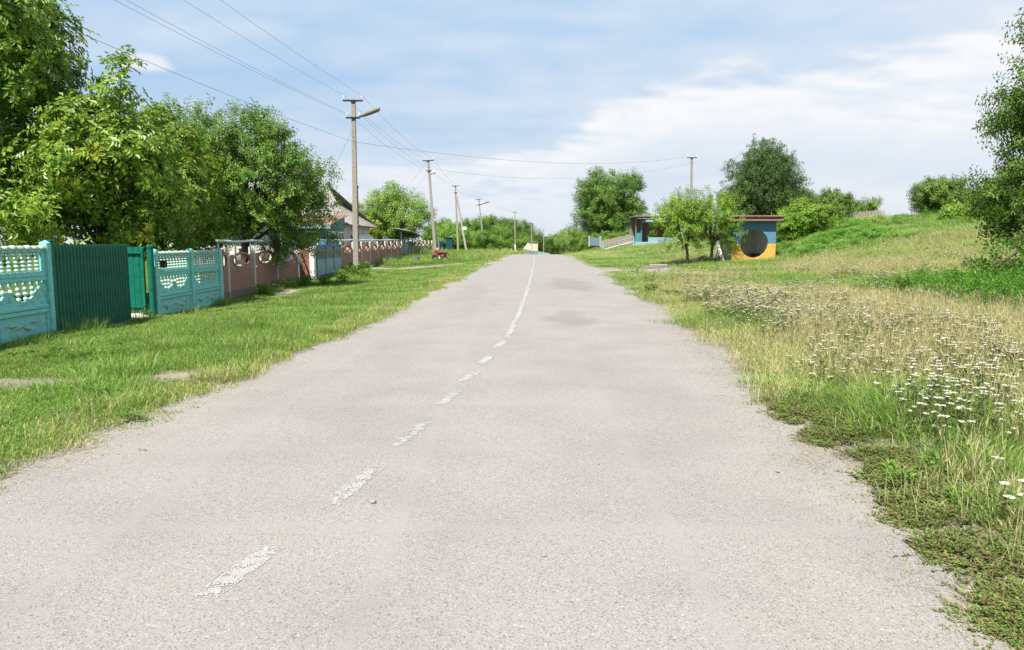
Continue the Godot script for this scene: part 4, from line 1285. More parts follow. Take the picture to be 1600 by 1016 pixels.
func make_turquoise_fences() -> void:
	var dl := d_on(72.0, A0, A1)
	var f := frame_of(A0, A1, dl - 4.16, 0.06)
	var o := fence_thing("concrete_fence", "turquoise concrete fence bays left of the dark green gate", "fence", f, "turquoise concrete fence sections")
	turquoise_bay(o, 0.07, 1.94, 0.0)
	turquoise_bay(o, 2.15, 1.94, 0.0)
	concrete_post(o, 0.0, 0.0, 1.52, M.turquoise_paint)
	concrete_post(o, 2.08, 0.0, 1.52, M.turquoise_paint)
	concrete_post(o, 4.16, 0.0, 1.52, M.turquoise_paint)
	var da := d_on(240.0, A0, A1); var db := d_on(341.0, A0, A1)
	var l := (db - da) * sqrt(1.0 + A1 * A1)
	f = frame_of(A0, A1, da, -0.09)
	o = fence_thing("concrete_fence", "two turquoise concrete fence bays between round green post and brick-pattern fence", "fence", f, "turquoise concrete fence sections")
	turquoise_bay(o, 0.07, l / 2 - 0.14, 0.0)
	turquoise_bay(o, l / 2 + 0.07, l / 2 - 0.14, 0.0)
	for k in 3: concrete_post(o, l / 2 * k, 0.0, 1.5, M.turquoise_paint)
	var box := thing("mail_box", "small dark box hanging on the turquoise balusters by the green post", "box", f * Vector3(0.28, 1.2, 0.085), f.basis.get_euler().y)
	var mb := MB.new()
	mb.box(Vector3(0, 0, 0), Vector3(0.2, 0.14, 0.09), 0.02)
	part("case", mb, M.black_metal, box)
	mb = MB.new()
	mb.box(Vector3(0, 0.08, 0.005), Vector3(0.22, 0.02, 0.12), 0.006)
	part("lid", mb, M.black_metal, box)

func brick_rows(mb: MB, x0: float, l: float, y0: float, y1: float, z: float, course := 0.065, bl := 0.21) -> void:
	var row := 0
	var y := y0
	while y + course <= y1 + 0.01:
		var x := x0 + (0.0 if row % 2 == 0 else -bl / 2.0)
		while x < x0 + l - 0.01:
			var a := maxf(x, x0) + 0.005; var b := minf(x + bl, x0 + l) - 0.005
			if b - a > 0.03:
				mb.box(Vector3((a + b) / 2, y + course / 2, z + rnd(0.0, 0.006)), Vector3(b - a, course - 0.011, 0.02))
			x += bl
		y += course
		row += 1

func ellipse_pts(c: Vector2, a: float, b: float, n := 40) -> Array:
	var r := []
	for i in n:
		r.append(c + Vector2(cos(TAU * i / n) * a, sin(TAU * i / n) * b))
	return r

func arched_pts(c: Vector2, x0: float, x1: float, y0: float, ys: float, yt: float, n := 40) -> Array:
	# outline of an arched panel, sampled by angle about c
	var r := []
	for i in n:
		var d := Vector2(cos(TAU * i / n), sin(TAU * i / n))
		var best := 9.0
		if d.x > 0.001: best = minf(best, (x1 - c.x) / d.x)
		if d.x < -0.001: best = minf(best, (x0 - c.x) / d.x)
		if d.y < -0.001: best = minf(best, (y0 - c.y) / d.y)
		if d.y > 0.001:
			var k := best
			for q in 24:
				var p := c + d * k
				var u := clampf(absf(p.x - (x0 + x1) / 2.0) / ((x1 - x0) / 2.0), 0.0, 1.0)
				var lim := ys + (yt - ys) * (0.5 + 0.5 * cos(PI * minf(1.0, u * 1.15)))
				if p.y > lim: k = minf(k, (lim - c.y) / d.y)
			best = minf(best, k)
		r.append(c + d * best)
	return r

func brick_bay(root: Node3D, x0: float, l: float, h0: float, fancy := true) -> void:
	var mb := MB.new()
	mb.box(Vector3(x0 + l / 2, h0 + 0.08, -0.01), Vector3(l + 0.02, 0.36, 0.14), 0.01)
	part("plinth", mb, M.plinth_concrete, root)
	mb = MB.new()
	mb.box(Vector3(x0 + l / 2, h0 + 0.555, -0.014), Vector3(l, 0.59, 0.04))
	var back := part("panel", mb, M.brick_dark, root)
	mb = MB.new()
	brick_rows(mb, x0 + 0.01, l - 0.02, h0 + 0.265, h0 + 0.845, 0.008)
	part("brick_relief", mb, M.brick_concrete, back).set_meta("kind", "stuff")
	# arched top panel with an oval opening
	var c := Vector2(x0 + l / 2, h0 + 1.12)
	var a := l * 0.33; var b := 0.185
	mb = MB.new()
	mb.ring_plate(arched_pts(c, x0, x0 + l, h0 + 0.852, h0 + 1.28, h0 + 1.46), ellipse_pts(c, a, b), -0.03, 0.01)
	var top := part("arched_panel", mb, M.brick_concrete, root)
	mb = MB.new()
	mb.ring_plate(ellipse_pts(c, a + 0.06, b + 0.055), ellipse_pts(c, a - 0.003, b - 0.003), 0.0115, 0.034)
	part("oval_rim", mb, M.brick_concrete, top)
	if not fancy: return
	mb = MB.new()
	var fan := PackedVector2Array()
	for i in 13:
		var q := PI * i / 12.0
		fan.append(c + Vector2(cos(q) * a * 0.62, -b * 0.72 + sin(q) * b * 0.55))
	mb.prism(fan, -0.025, 0.0)
	part("fan", mb, M.relief_cream, top)
	for i in 9:
		var q := -0.8 + 1.6 * i / 8.0
		mb = MB.new()
		var p0 := Vector3(c.x + sin(q) * a * 0.6, c.y - b * 0.3, -0.012)
		var p1 := Vector3(c.x + sin(q) * a * 1.05, c.y + b * sqrt(maxf(0.02, 1.0 - pow(sin(q) * 1.05, 2.0))), -0.012)
		mb.tube([p0, p1], [0.014, 0.014], 6)
		part("ray", mb, M.relief_cream, top)

func make_brick_fences() -> void:
	# nearer run
	var px := [345.5, 356.5, 397.5, 433.0, 464.5]
	var ds := px.map(func(p): return d_on(p, A0, A1))
	var f := frame_of(A0 - 0.03, A1, ds[0], -0.05)
	var k := sqrt(1.0 + A1 * A1)
	var o := fence_thing("brick_pattern_fence", "brown brick-pattern concrete fence in the shade of the pear tree", "fence", f, "brick-pattern concrete fences")
	for i in 4:
		var a: float = (ds[i] - ds[0]) * k; var b: float = (ds[i + 1] - ds[0]) * k
		brick_bay(o, a + 0.05, b - a - 0.1, 0.0 if i < 2 else 0.02, i > 0)
	for i in range(0, 5): concrete_post(o, (ds[i] - ds[0]) * k, 0.0, 1.42 if i < 4 else 1.55, M.pale_post, 0.1)
	# return wall facing down the road, with a whitewashed pier
	var de: float = ds[4]
	var xa := A0 + A1 * de + 0.03
	var xb := B0 + B1 * (de + 0.2)
	var r := thing("brick_pier_wall", "sunlit short red brick wall with white corner pier beside the blue gates", "wall", W(xa, 0.0, de + 0.12))
	var mb := MB.new()
	mb.box(Vector3((xb - xa) / 2 - 0.06, 0.66, -0.0), Vector3(xb - xa - 0.18, 1.36, 0.2))
	var core := part("wall_core", mb, M.mortar, r)
	mb = MB.new()
	brick_rows(mb, 0.035, xb - xa - 0.19, 0.1, 1.32, 0.1, 0.075, 0.24)
	part("brick_relief", mb, M.brick_red, core).set_meta("kind", "stuff")
	mb = MB.new()
	mb.box(Vector3(xb - xa - 0.06, 0.68, 0.0), Vector3(0.2, 1.5, 0.26), 0.02)
	part("pier", mb, M.whitewash, r)
	# farther run with the two gates
	var edges := [532.0, 551.0, 564.7, 578.0, 590.0, 602.0, 611.0, 620.5, 627.6]
	ds = edges.map(func(p): return d_on(p, B0, B1))
	var d0 := de + 0.35
	f = frame_of(B0, B1, ds[0], 0.12)
	k = sqrt(1.0 + B1 * B1)
	o = fence_thing("brick_pattern_fence", "long brown brick-pattern concrete fence between the two blue gates", "fence", f, "brick-pattern concrete fences")
	for i in 8:
		var a: float = (ds[i] - ds[0]) * k; var b: float = (ds[i + 1] - ds[0]) * k
		brick_bay(o, a + 0.05, b - a - 0.1, 0.02 * i * 0.5)
	for i in 9: concrete_post(o, (ds[i] - ds[0]) * k, 0.0, 1.42 + 0.01 * i, M.pale_post, 0.1)
	# blue double gate
	f = frame_of(B0 + 0.02, B1, d0, 0.1)
	var l: float = (ds[0] - d0) * k - 0.06
	var g := fence_thing("blue_gate", "blue sheet metal double gate with light blue lower fields and ochre lattice", "gate", f)
	mb = MB.new()
	mb.box(Vector3(l / 2, 0.73, 0.0), Vector3(l, 1.32, 0.03), 0.004)
	part("sheet", mb, M.blue_metal, g)
	for i in 3:
		var w := l / 3.0
		mb = MB.new()
		mb.box(Vector3(w * (i + 0.5), 0.48, 0.02), Vector3(w - 0.12, 0.62, 0.016), 0.004)
		part("field", mb, M.light_blue_metal, g)
	for i in 14:
		mb = MB.new()
		var cx := l * (i + 0.5) / 14.0
		mb.ring_plate(ellipse_pts(Vector2(cx, 1.06), 0.13, 0.11, 16), ellipse_pts(Vector2(cx, 1.06), 0.095, 0.078, 16), 0.0165, 0.036)
		part("lattice_ring", mb, M.ochre_paint, g)
	for i in 4:
		mb = MB.new()
		mb.box(Vector3(clampf(l / 3.0 * i, 0.03, l - 0.03), 0.73, 0.026), Vector3(0.05, 1.36, 0.03), 0.006)
		part("stile", mb, M.blue_metal, g)
	# second gate under a small slanting roof
	var d2 := d_on(645.0, B0, B1); var d1: float = ds[8]
	f = frame_of(B0 + 0.02, B1, d1 + 0.1, 0.2)
	l = (d2 - d1) * k - 0.2
	g = fence_thing("blue_gate", "grey-blue sheet metal gate under a small slanting canopy", "gate", f)
	mb = MB.new()
	mb.box(Vector3(l / 2, 0.72, 0.0), Vector3(l, 1.4, 0.03), 0.004)
	part("sheet", mb, M.grey_blue_metal, g)
	for i in 4:
		mb = MB.new()
		mb.box(Vector3(l * (i + 0.5) / 4.0, 0.72, 0.022), Vector3(l / 4.0 - 0.25, 1.1, 0.016), 0.004)
		part("field", mb, M.light_blue_metal if i == 1 else M.grey_blue_metal, g)
	for s in [0.0, l]:
		mb = MB.new()
		mb.box(Vector3(s, 1.05, -0.05), Vector3(0.09, 2.2, 0.09), 0.01)
		part("post", mb, M.sky_blue_paint, g)
	mb = MB.new()
	mb.box(Vector3.ZERO, Vector3(l + 1.2, 0.07, 1.3), 0.01, Transform3D(Basis(Vector3.BACK, -0.04) * Basis(Vector3.RIGHT, 0.18), Vector3(l / 2, 2.15, 0.1)))
	part("canopy", mb, M.slate, g)
	# last bays up to the whitened end post
	var last := [645.0, 652.0, 658.0, 664.0, 670.0, 675.0]
	ds = last.map(func(p): return d_on(p, B0, B1))
	f = frame_of(B0, B1, ds[0], 0.22)
	o = fence_thing("brick_pattern_fence", "last brick-pattern fence bays behind the motorcycle", "fence", f, "brick-pattern concrete fences")
	for i in 5:
		var a: float = (ds[i] - ds[0]) * k; var b: float = (ds[i + 1] - ds[0]) * k
		brick_bay(o, a + 0.06, b - a - 0.12, 0.03, i < 2)
	for i in 6: concrete_post(o, (ds[i] - ds[0]) * k, 0.0, 1.5, M.whitewash if i == 5 else M.pale_post, 0.12)
	# blue and dark teal sheet fences beyond
	var de2: float = ds[5]
	var bf := fence_thing("sheet_fence", "pale blue sheet fence behind the motorcycle, beyond the brick-pattern fence", "fence", frame_of(B0 + 0.6, B1, de2 + 1.0, 0.28))
	mb = MB.new()
	corrugated(mb, 14.0, 0.0, 1.6, 0.5, 0.05)
	part("sheet", mb, M.grey_blue_metal, bf)
	for i in 6:
		mb = MB.new()
		mb.box(Vector3(14.0 * i / 5.0, 0.85, 0.09), Vector3(0.1, 1.75, 0.08), 0.01)
		part("post", mb, M.light_blue_metal, bf)
	var kx := x_at(702.0, 84.0)
	var kk := thing("metal_booth", "narrow dark teal metal booth in the bushes beyond the fence", "booth", W(kx, land(kx, 84.0), 84.0))
	mb = MB.new()
	mb.box(Vector3(0, 0.8, 0), Vector3(0.75, 1.9, 0.8), 0.02)
	part("body", mb, M.dark_teal, kk)
	mb = MB.new()
	mb.box(Vector3(0, 1.78, 0), Vector3(0.9, 0.07, 0.95), 0.01)
	part("roof", mb, M.dark_teal, kk)
	# gas pipe carried above the fences
	for run in [[A0 + 0.0, A1, 339.0, 462.0, 1.62, "pale gas pipe on stands above the near brick-pattern fence"], [B0 - 0.25, B1, 486.0, 628.0, 1.66, "pale gas pipe on stands above the far brick-pattern fence"]]:
		var p0 := d_on(run[2], run[0], run[1]); var p1 := d_on(run[3], run[0], run[1])
		var pipe := thing("gas_pipe", run[5], "pipe", Vector3.ZERO, 0.0, "gas pipes along the fences")
		var pts := []; var rad := []
		for i in 25:
			var dd := lerpf(p0, p1, i / 24.0)
			pts.append(W(run[0] + run[1] * dd, run[4] + 0.014 * sin(dd * 1.7) + (0.003 * (dd - 30.0) if dd > 30.0 else 0.0), dd))
			rad.append(0.036)
		mb = MB.new()
		mb.tube(pts, rad, 8)
		part("pipe_run", mb, M.pipe_paint, pipe)
		for i in range(1, 25, 4):
			mb = MB.new()
			var p: Vector3 = pts[i]
			mb.tube([Vector3(p.x - 0.09, -0.1, p.z), Vector3(p.x - 0.09, p.y - 0.05, p.z), Vector3(p.x, p.y - 0.03, p.z)], [0.022, 0.022, 0.022], 6)
			part("stand", mb, M.pipe_paint, pipe)

# ---------------------------------------------------------------- poles and wires
func pole(base: Vector3, top: Vector3, label: String, o := {}) -> Node3D:
	var root := thing("power_pole", label, "pole", base, 0.0, "concrete power poles")
	var v := top - base
	var h := v.length()
	var x := Transform3D(Basis(Quaternion(Vector3.UP, v.normalized())))
	var mb := MB.new()
	var a := 0.112; var b := 0.078
	var ring := func(r: float, y: float): return [x * Vector3(-r, y, -r), x * Vector3(r, y, -r), x * Vector3(r, y, r), x * Vector3(-r, y, r)]
	var lo: Array = ring.call(a, -0.3); var hi: Array = ring.call(b, h)
	for k in 4:
		mb.quad(lo[(k + 1) % 4], lo[k], hi[k], hi[(k + 1) % 4])
	mb.quad(hi[3], hi[2], hi[1], hi[0])
	part("shaft", mb, M.pole_concrete, root)
	if o.get("white_foot", false):
		mb = MB.new()
		mb.box(Vector3(0, 0.6, 0), Vector3(0.238, 1.3, 0.238), 0.0, x)
		part("whitewashed_foot", mb, M.whitewash, root)
	var arms: Array = o.get("arms", [[0.0, 0.62, 2]])
	for arm in arms:
		mb = MB.new()
		mb.box(Vector3(arm[2] if arm.size() > 3 else 0.0, h - 0.04 - arm[0], b + 0.035), Vector3(arm[1] * 2.0, 0.07, 0.06), 0.008, x)
		mb.box(Vector3(0, h - 0.04 - arm[0], 0), Vector3(b * 2 + 0.06, 0.05, b * 2 + 0.05), 0.006, x)
		var ar := part("crossarm", mb, M.black_metal, root)
		for s in [-1.0, -0.62, 0.62, 1.0]:
			if absf(s) < 0.9 and arm[1] < 0.5: continue
			mb = MB.new()
			mb.lathe([Vector2(0.008, 0.0), Vector2(0.008, 0.07), Vector2(0.034, 0.075), Vector2(0.036, 0.1), Vector2(0.022, 0.115), Vector2(0.03, 0.135), Vector2(0.012, 0.165), Vector2(0.0, 0.17)], 8, x * Transform3D(Basis(), Vector3(s * (arm[1] - 0.04), h - 0.005 - arm[0], b + 0.035)))
			part("insulator", mb, M.porcelain, ar)
	return root

func lamp_on(root: Node3D, at: Vector3, reach: Vector3, round_head := false) -> void:
	var mb := MB.new()
	var tip := at + reach
	mb.tube([at, at.lerp(tip, 0.5), tip], [0.024, 0.024, 0.024], 8)
	var arm := part("lamp_arm", mb, M.black_metal, root)
	mb = MB.new()
	if round_head:
		mb.lathe([Vector2(0.0, -0.2), Vector2(0.11, -0.18), Vector2(0.16, -0.05), Vector2(0.11, 0.08), Vector2(0.05, 0.16), Vector2(0.0, 0.17)], 12, Transform3D(Basis(), tip))
		part("lamp_head", mb, M.lamp_white, arm)
	else:
		var dir := reach.normalized()
		mb.tube([tip - dir * 0.25, tip - dir * 0.1, tip + dir * 0.25, tip + dir * 0.62, tip + dir * 0.7], [0.04, 0.075, 0.105, 0.10, 0.05], 10)
		part("lamp_head", mb, M.lamp_casing, arm)

func wire(a: Vector3, b: Vector3, sag: float, r: float, label: String, group := "overhead wires") -> void:
	var pts := []; var rad := []
	for i in 25:
		var f := i / 24.0
		pts.append(a.lerp(b, f) - Vector3.UP * sag * 4.0 * f * (1.0 - f)); rad.append(r)
	var mb := MB.new()
	mb.tube(pts, rad, 5, false)
	tag(part("overhead_wire", mb, M.wire), label, "wire", group)

func make_poles() -> void:
	var tops := []
	var P := [[556.0, 552.0, 155.0, 31.8], [681.0, 669.0, 250.0, 56.0], [716.0, 711.5, 290.0, 84.0], [757.0, 748.0, 311.0, 104.0], [805.0, 804.5, 331.0, 136.0], [832.0, 829.5, 349.0, 168.0], [849.5, 849.5, 359.0, 198.0]]
	var says := ["tall concrete pole with two crossarms and a rusty street lamp beside the blue gate", "leaning concrete pole with a round white lamp behind the young walnut tree", "concrete pole propped by a slanting strut in the thicket", "leaning concrete pole with a long lamp arm beyond the strutted pole", "straight concrete pole with whitewashed foot at the crest", "concrete pole with whitewashed foot in front of the cream house", "most distant concrete pole beyond the road crest"]
	for i in P.size():
		var d: float = P[i][3]
		var xb := x_at(P[i][0], d); var xt: float = ray(P[i][1], P[i][2]).x * d
		var yb := land(xb, d) if i < 4 else y_at([0, 0, 0, 0, 393.0, 399.0, 400.0][i], d)
		yb = minf(yb, land(xb, d) + 0.02) if i < 4 else yb
		var base := W(xb, yb - 0.02, d)
		var top := W(xt, y_at(P[i][2], d) - 0.02, d)
		var o := {"arms": [[0.0, 0.45, 2]]}
		if i == 0: o = {"arms": [[0.02, 0.42, 2], [0.72, 0.3, 2]]}
		elif i == 3: o = {"arms": [[0.0, 0.4, 2], [0.75, 0.55, 2]]}
		elif i < 3: o = {"arms": [[0.0, 0.42, 2], [0.75, 0.2, 2]]}
		if i in [4, 5]: o["white_foot"] = true
		var r := pole(base, top, says[i], o)
		var lt := top - base
		if i == 0: lamp_on(r, lt + Vector3(0.1, -0.75, 0.0), Vector3(0.4, 0.13, 0.1))
		if i == 1: lamp_on(r, lt + Vector3(0.08, -1.15, 0.0), Vector3(0.34, 0.3, 0.1), true)
		if i == 3: lamp_on(r, lt + Vector3(0.1, -0.75, 0.0), Vector3(0.7, 0.2, 0.1))
		if i == 2:
			var mb := MB.new()
			mb.tube([W(x_at(730.0, d - 2.0), land(x_at(730.0, d - 2.0), d - 2.0) - 0.2, d - 2.0) - base, lt + Vector3(0.12, -1.0, 0.1)], [0.14, 0.1], 6)
			part("strut", mb, M.pole_concrete, r)
			mb = MB.new()
			mb.box(Vector3(x_at(726.5, d - 2.2) - xb, y_at(357.0, d - 2.2) - base.y, 2.3), Vector3(0.42, 0.34, 0.12), 0.02)
			part("meter_box", mb, M.lamp_white, r)
		tops.append(top)
	# pole just behind the photographer, which carries the near ends of the wires
	var np := W(-8.9, 7.7, -1.0)
	pole(W(-8.9, 0.0, -1.0), np, "nearest concrete pole, standing by the fence behind the viewpoint", {"arms": [[0.0, 0.6, 2], [0.72, 0.6, 2]]})
	# right pole
	var dr := 64.0
	var xr := x_at(1079.0, dr)
	var rt := W(x_at(1077.0, dr), y_at(246.0, dr), dr)
	pole(W(xr, land(xr, dr), dr), rt, "concrete pole rising behind the small trees at the bus shelter", {"arms": [[0.0, 0.42, 2]]})
	var t0: Vector3 = tops[0]; var t1: Vector3 = tops[1]
	var spans := ["road-side wire from the top crossarm of the lamp pole", "fence-side wire from the top crossarm of the lamp pole", "upper of two close wires from the lamp pole's lower crossarm", "lower of two close wires from the lamp pole's lower crossarm"]
	wire(np + Vector3(0.75, 0.1, 0), t0 + Vector3(0.38, 0.16, 0.12), 0.35, 0.004, spans[0])
	wire(np + Vector3(-0.35, 0.1, 0), t0 + Vector3(-0.38, 0.16, 0.12), 0.35, 0.004, spans[1])
	wire(np + Vector3(-0.7, -0.55, 0), t0 + Vector3(-0.26, -0.58, 0.12), 0.35, 0.004, spans[2])
	wire(np + Vector3(-1.05, -0.6, 0), t0 + Vector3(-0.3, -0.6, 0.1), 0.35, 0.004, spans[3])
	wire(np + Vector3(-0.5, -1.9, 0), t0 + Vector3(0.0, -1.75, 0.12), 0.3, 0.005, "lowest wire reaching the lamp pole over the pear tree")
	for q in [[0.38, 0.16, "road-side top"], [-0.38, 0.16, "fence-side top"], [0.26, -0.58, "road-side lower"], [-0.2, -0.6, "fence-side lower"]]:
		var span2: String = q[2] + " wire between lamp pole and leaning white-lamp pole"
		wire(t0 + Vector3(q[0], q[1], -0.1), t1 + Vector3(q[0] * 0.9, q[1] * 1.05, 0.1), 0.3, 0.005, span2)
	wire(t0 + Vector3(0.1, -1.75, 0), rt + Vector3(-0.3, 0.1, 0), 0.75, 0.0065, "thin wire crossing the road from the lamp pole")
	wire(t1 + Vector3(0.2, -0.6, 0), rt + Vector3(0.3, -0.4, 0), 1.05, 0.0065, "thin wire crossing the road from the leaning pole")
	for i in range(1, 6):
		var between: String = ["", "leaning and strutted poles", "strutted and long-lamp poles", "long-lamp pole and whitewashed crest pole", "whitewashed crest pole and the pole by the cream house", "the cream house pole and the most distant pole"][i]
		for s in [-0.38, 0.38]:
			wire((tops[i] as Vector3) + Vector3(s, 0.14, 0), (tops[i + 1] as Vector3) + Vector3(s, 0.14, 0), 0.4, 0.0065, ("fence-side" if s < 0.0 else "road-side") + " wire between " + between)
	wire(t0 + Vector3(-0.05, -1.2, 0), W(-10.6, 4.3, 40.9), 0.15, 0.005, "service wire from the lamp pole down to the slate-roofed house")
	wire(t1 + Vector3(-0.1, -0.1, 0), W(-10.4, 4.0, 60.0), 0.2, 0.006, "upper service wire from the leaning pole into the yard")
	wire(t1 + Vector3(-0.1, -1.0, 0), W(-9.6, 3.6, 58.0), 0.2, 0.006, "lower service wire from the leaning pole into the yard")

# ---------------------------------------------------------------- buildings
func window_part(parent: Node3D, c: Vector3, w: float, h: float, turn: float, mat: Material) -> void:
	var x := Transform3D(Basis(Vector3.UP, turn), c)
	var mb := MB.new()
	mb.box(Vector3.ZERO, Vector3(w, h, 0.03), 0.0, x)
	var g := part("window", mb, M.glazing, parent)
	mb = MB.new()
	for s in [-1.0, 1.0]:
		mb.box(Vector3(s * (w / 2), 0, 0.01), Vector3(0.07, h + 0.07, 0.06), 0.008, x)
		mb.box(Vector3(0, s * (h / 2), 0.012), Vector3(w - 0.07, 0.07, 0.06), 0.008, x)
	mb.box(Vector3(0, 0, 0.012), Vector3(0.05, h - 0.07, 0.05), 0.006, x)
	part("frame", mb, mat, g)

func slate_slope(parent: Node3D, called: String, pts: Array, mat: Material, wave := 0.18) -> void:
	# a corrugated roof face: pts are eave a, eave b, ridge b, ridge a (counter-clockwise from outside)
	var mb := MB.new()
	var a: Vector3 = pts[0]; var b: Vector3 = pts[1]; var c: Vector3 = pts[2]; var e: Vector3 = pts[3]
	var nn := (b - a).cross(e - a).normalized()
	var n := int((b - a).length() / wave) * 2
	for i in n:
		var f0 := float(i) / n; var f1 := float(i + 1) / n
		var z0 := nn * (0.025 if i % 2 == 0 else 0.0); var z1 := nn * (0.025 if i % 2 == 1 else 0.0)
		mb.quad(a.lerp(b, f0) + z0, a.lerp(b, f1) + z1, e.lerp(c, f1) + z1, e.lerp(c, f0) + z0)
		mb.quad(a.lerp(b, f0) + z0 - nn * 0.03, e.lerp(c, f0) + z0 - nn * 0.03, e.lerp(c, f1) + z1 - nn * 0.03, a.lerp(b, f1) + z1 - nn * 0.03)
	part(called, mb, mat, parent)

func make_house() -> void:
	var g := thing("house", "low house with pale slate hip roof and dark gablet behind the blue gates", "house", W(-13.5, 0.1, 45.0))
	# local: x right, z towards the camera
	var mb := MB.new()
	mb.box(Vector3(0, 1.25, 0), Vector3(8.2, 2.7, 7.4), 0.02)
	var wall := part("wall", mb, M.grey_render, g)
	window_part(wall, Vector3(4.12, 1.4, -1.6), 1.1, 1.2, PI / 2, M.sky_blue_paint)
	window_part(wall, Vector3(1.2, 1.4, 3.72), 1.1, 1.2, 0.0, M.sky_blue_paint)
	var ey := 2.45; var ry := 5.05
	var ex := 4.55; var ez := 4.35
	var gx := 2.3
	# the hip starts below the gablet
	var hy := 4.1
	var hz := ez * (ry - hy) / (ry - ey)
	slate_slope(g, "roof_slope", [Vector3(-ex, ey, ez), Vector3(ex, ey, ez), Vector3(gx, ry, 0.01), Vector3(-ex, ry, 0.01)], M.slate)
	slate_slope(g, "roof_slope", [Vector3(ex, ey, -ez), Vector3(-ex, ey, -ez), Vector3(-ex, ry, -0.01), Vector3(gx, ry, -0.01)], M.slate)
	slate_slope(g, "roof_slope", [Vector3(ex, ey, ez), Vector3(ex, ey, -ez), Vector3(gx + 0.06, hy, -hz), Vector3(gx + 0.06, hy, hz)], M.slate)
	mb = MB.new()
	mb.prism(PackedVector2Array([Vector2(-hz, hy - 0.1), Vector2(hz, hy - 0.1), Vector2(0, ry - 0.02)]), 0.0, 0.05, Transform3D(Basis(Vector3.UP, PI / 2), Vector3(gx + 0.02, 0, 0)))
	part("gablet", mb, M.old_wood, g)
	mb = MB.new()
	for s in [-1.0, 1.0]:
		mb.tube([Vector3(gx + 0.16, hy - 0.16, s * (hz + 0.12)), Vector3(gx + 0.16, ry + 0.06, 0)], [0.055, 0.055], 5)
	part("bargeboard", mb, M.teal_paint, g)
	# glazed veranda towards the camera
	var p := thing("veranda", "blue veranda with rusty sheet roof on the near side of the slate-roofed house", "veranda", W(-10.5, 0.1, 38.6))
	mb = MB.new()
	mb.box(Vector3(0, 1.05, 0), Vector3(2.6, 2.3, 4.0), 0.02)
	var pw := part("wall", mb, M.blue_metal, p)
	for z in [-1.1, 0.9]: window_part(pw, Vector3(1.32, 1.5, z), 1.3, 1.0, PI / 2, M.whitewash)
	window_part(pw, Vector3(0.0, 1.5, 2.02), 1.8, 1.0, 0.0, M.whitewash)
	slate_slope(p, "roof", [Vector3(-1.6, 2.3, 2.3), Vector3(1.6, 2.3, 2.3), Vector3(1.6, 2.95, -2.0), Vector3(-1.6, 2.95, -2.0)], M.rust)
	mb = MB.new()
	mb.box(Vector3(0, 2.22, 2.3), Vector3(3.3, 0.16, 0.05), 0.01)
	part("eave_board", mb, M.light_blue_metal, p)
	mb = MB.new()
	mb.prism(PackedVector2Array([Vector2(-2.0, 2.2), Vector2(2.3, 2.2), Vector2(2.3, 2.26), Vector2(-2.0, 2.9)]), -0.02, 0.02, Transform3D(Basis(Vector3.UP, -PI / 2), Vector3(1.34, 0, 0)) * Transform3D(Basis(Vector3.UP, 0.0), Vector3.ZERO))
	part("side_gable", mb, M.blue_metal, p)
	# low shed with a whitened slab roof
	var s := thing("shed", "low shed with whitened patchy slab roof just behind the fence", "shed", W(-9.75, 0.1, 46.0))
	mb = MB.new()
	mb.box(Vector3(0, 0.85, 0), Vector3(1.5, 1.7, 5.0), 0.02)
	part("wall", mb, M.grey_render, s)
	mb = MB.new()
	mb.box(Vector3.ZERO, Vector3(1.3, 0.08, 5.6), 0.015, Transform3D(Basis(Vector3.BACK, -0.75), Vector3(0.42, 1.9, 0)))
	mb.box(Vector3.ZERO, Vector3(1.3, 0.08, 5.6), 0.015, Transform3D(Basis(Vector3.BACK, 0.75), Vector3(-0.42, 1.9, 0)))
	part("roof", mb, M.whitewash, s)
	var v := thing("vent_pipe", "rusty vent pipe standing behind the lamp pole by the house", "pipe", W(x_at(559.5, 43.5), 0.0, 43.5))
	mb = MB.new()
	mb.lathe([Vector2(0.09, 0.0), Vector2(0.09, 4.75), Vector2(0.0, 4.76)], 10)
	part("shaft", mb, M.rust, v)
	mb = MB.new()
	mb.lathe([Vector2(0.13, 4.72), Vector2(0.14, 4.8), Vector2(0.0, 4.95)], 10)
	part("cap", mb, M.rust, v)

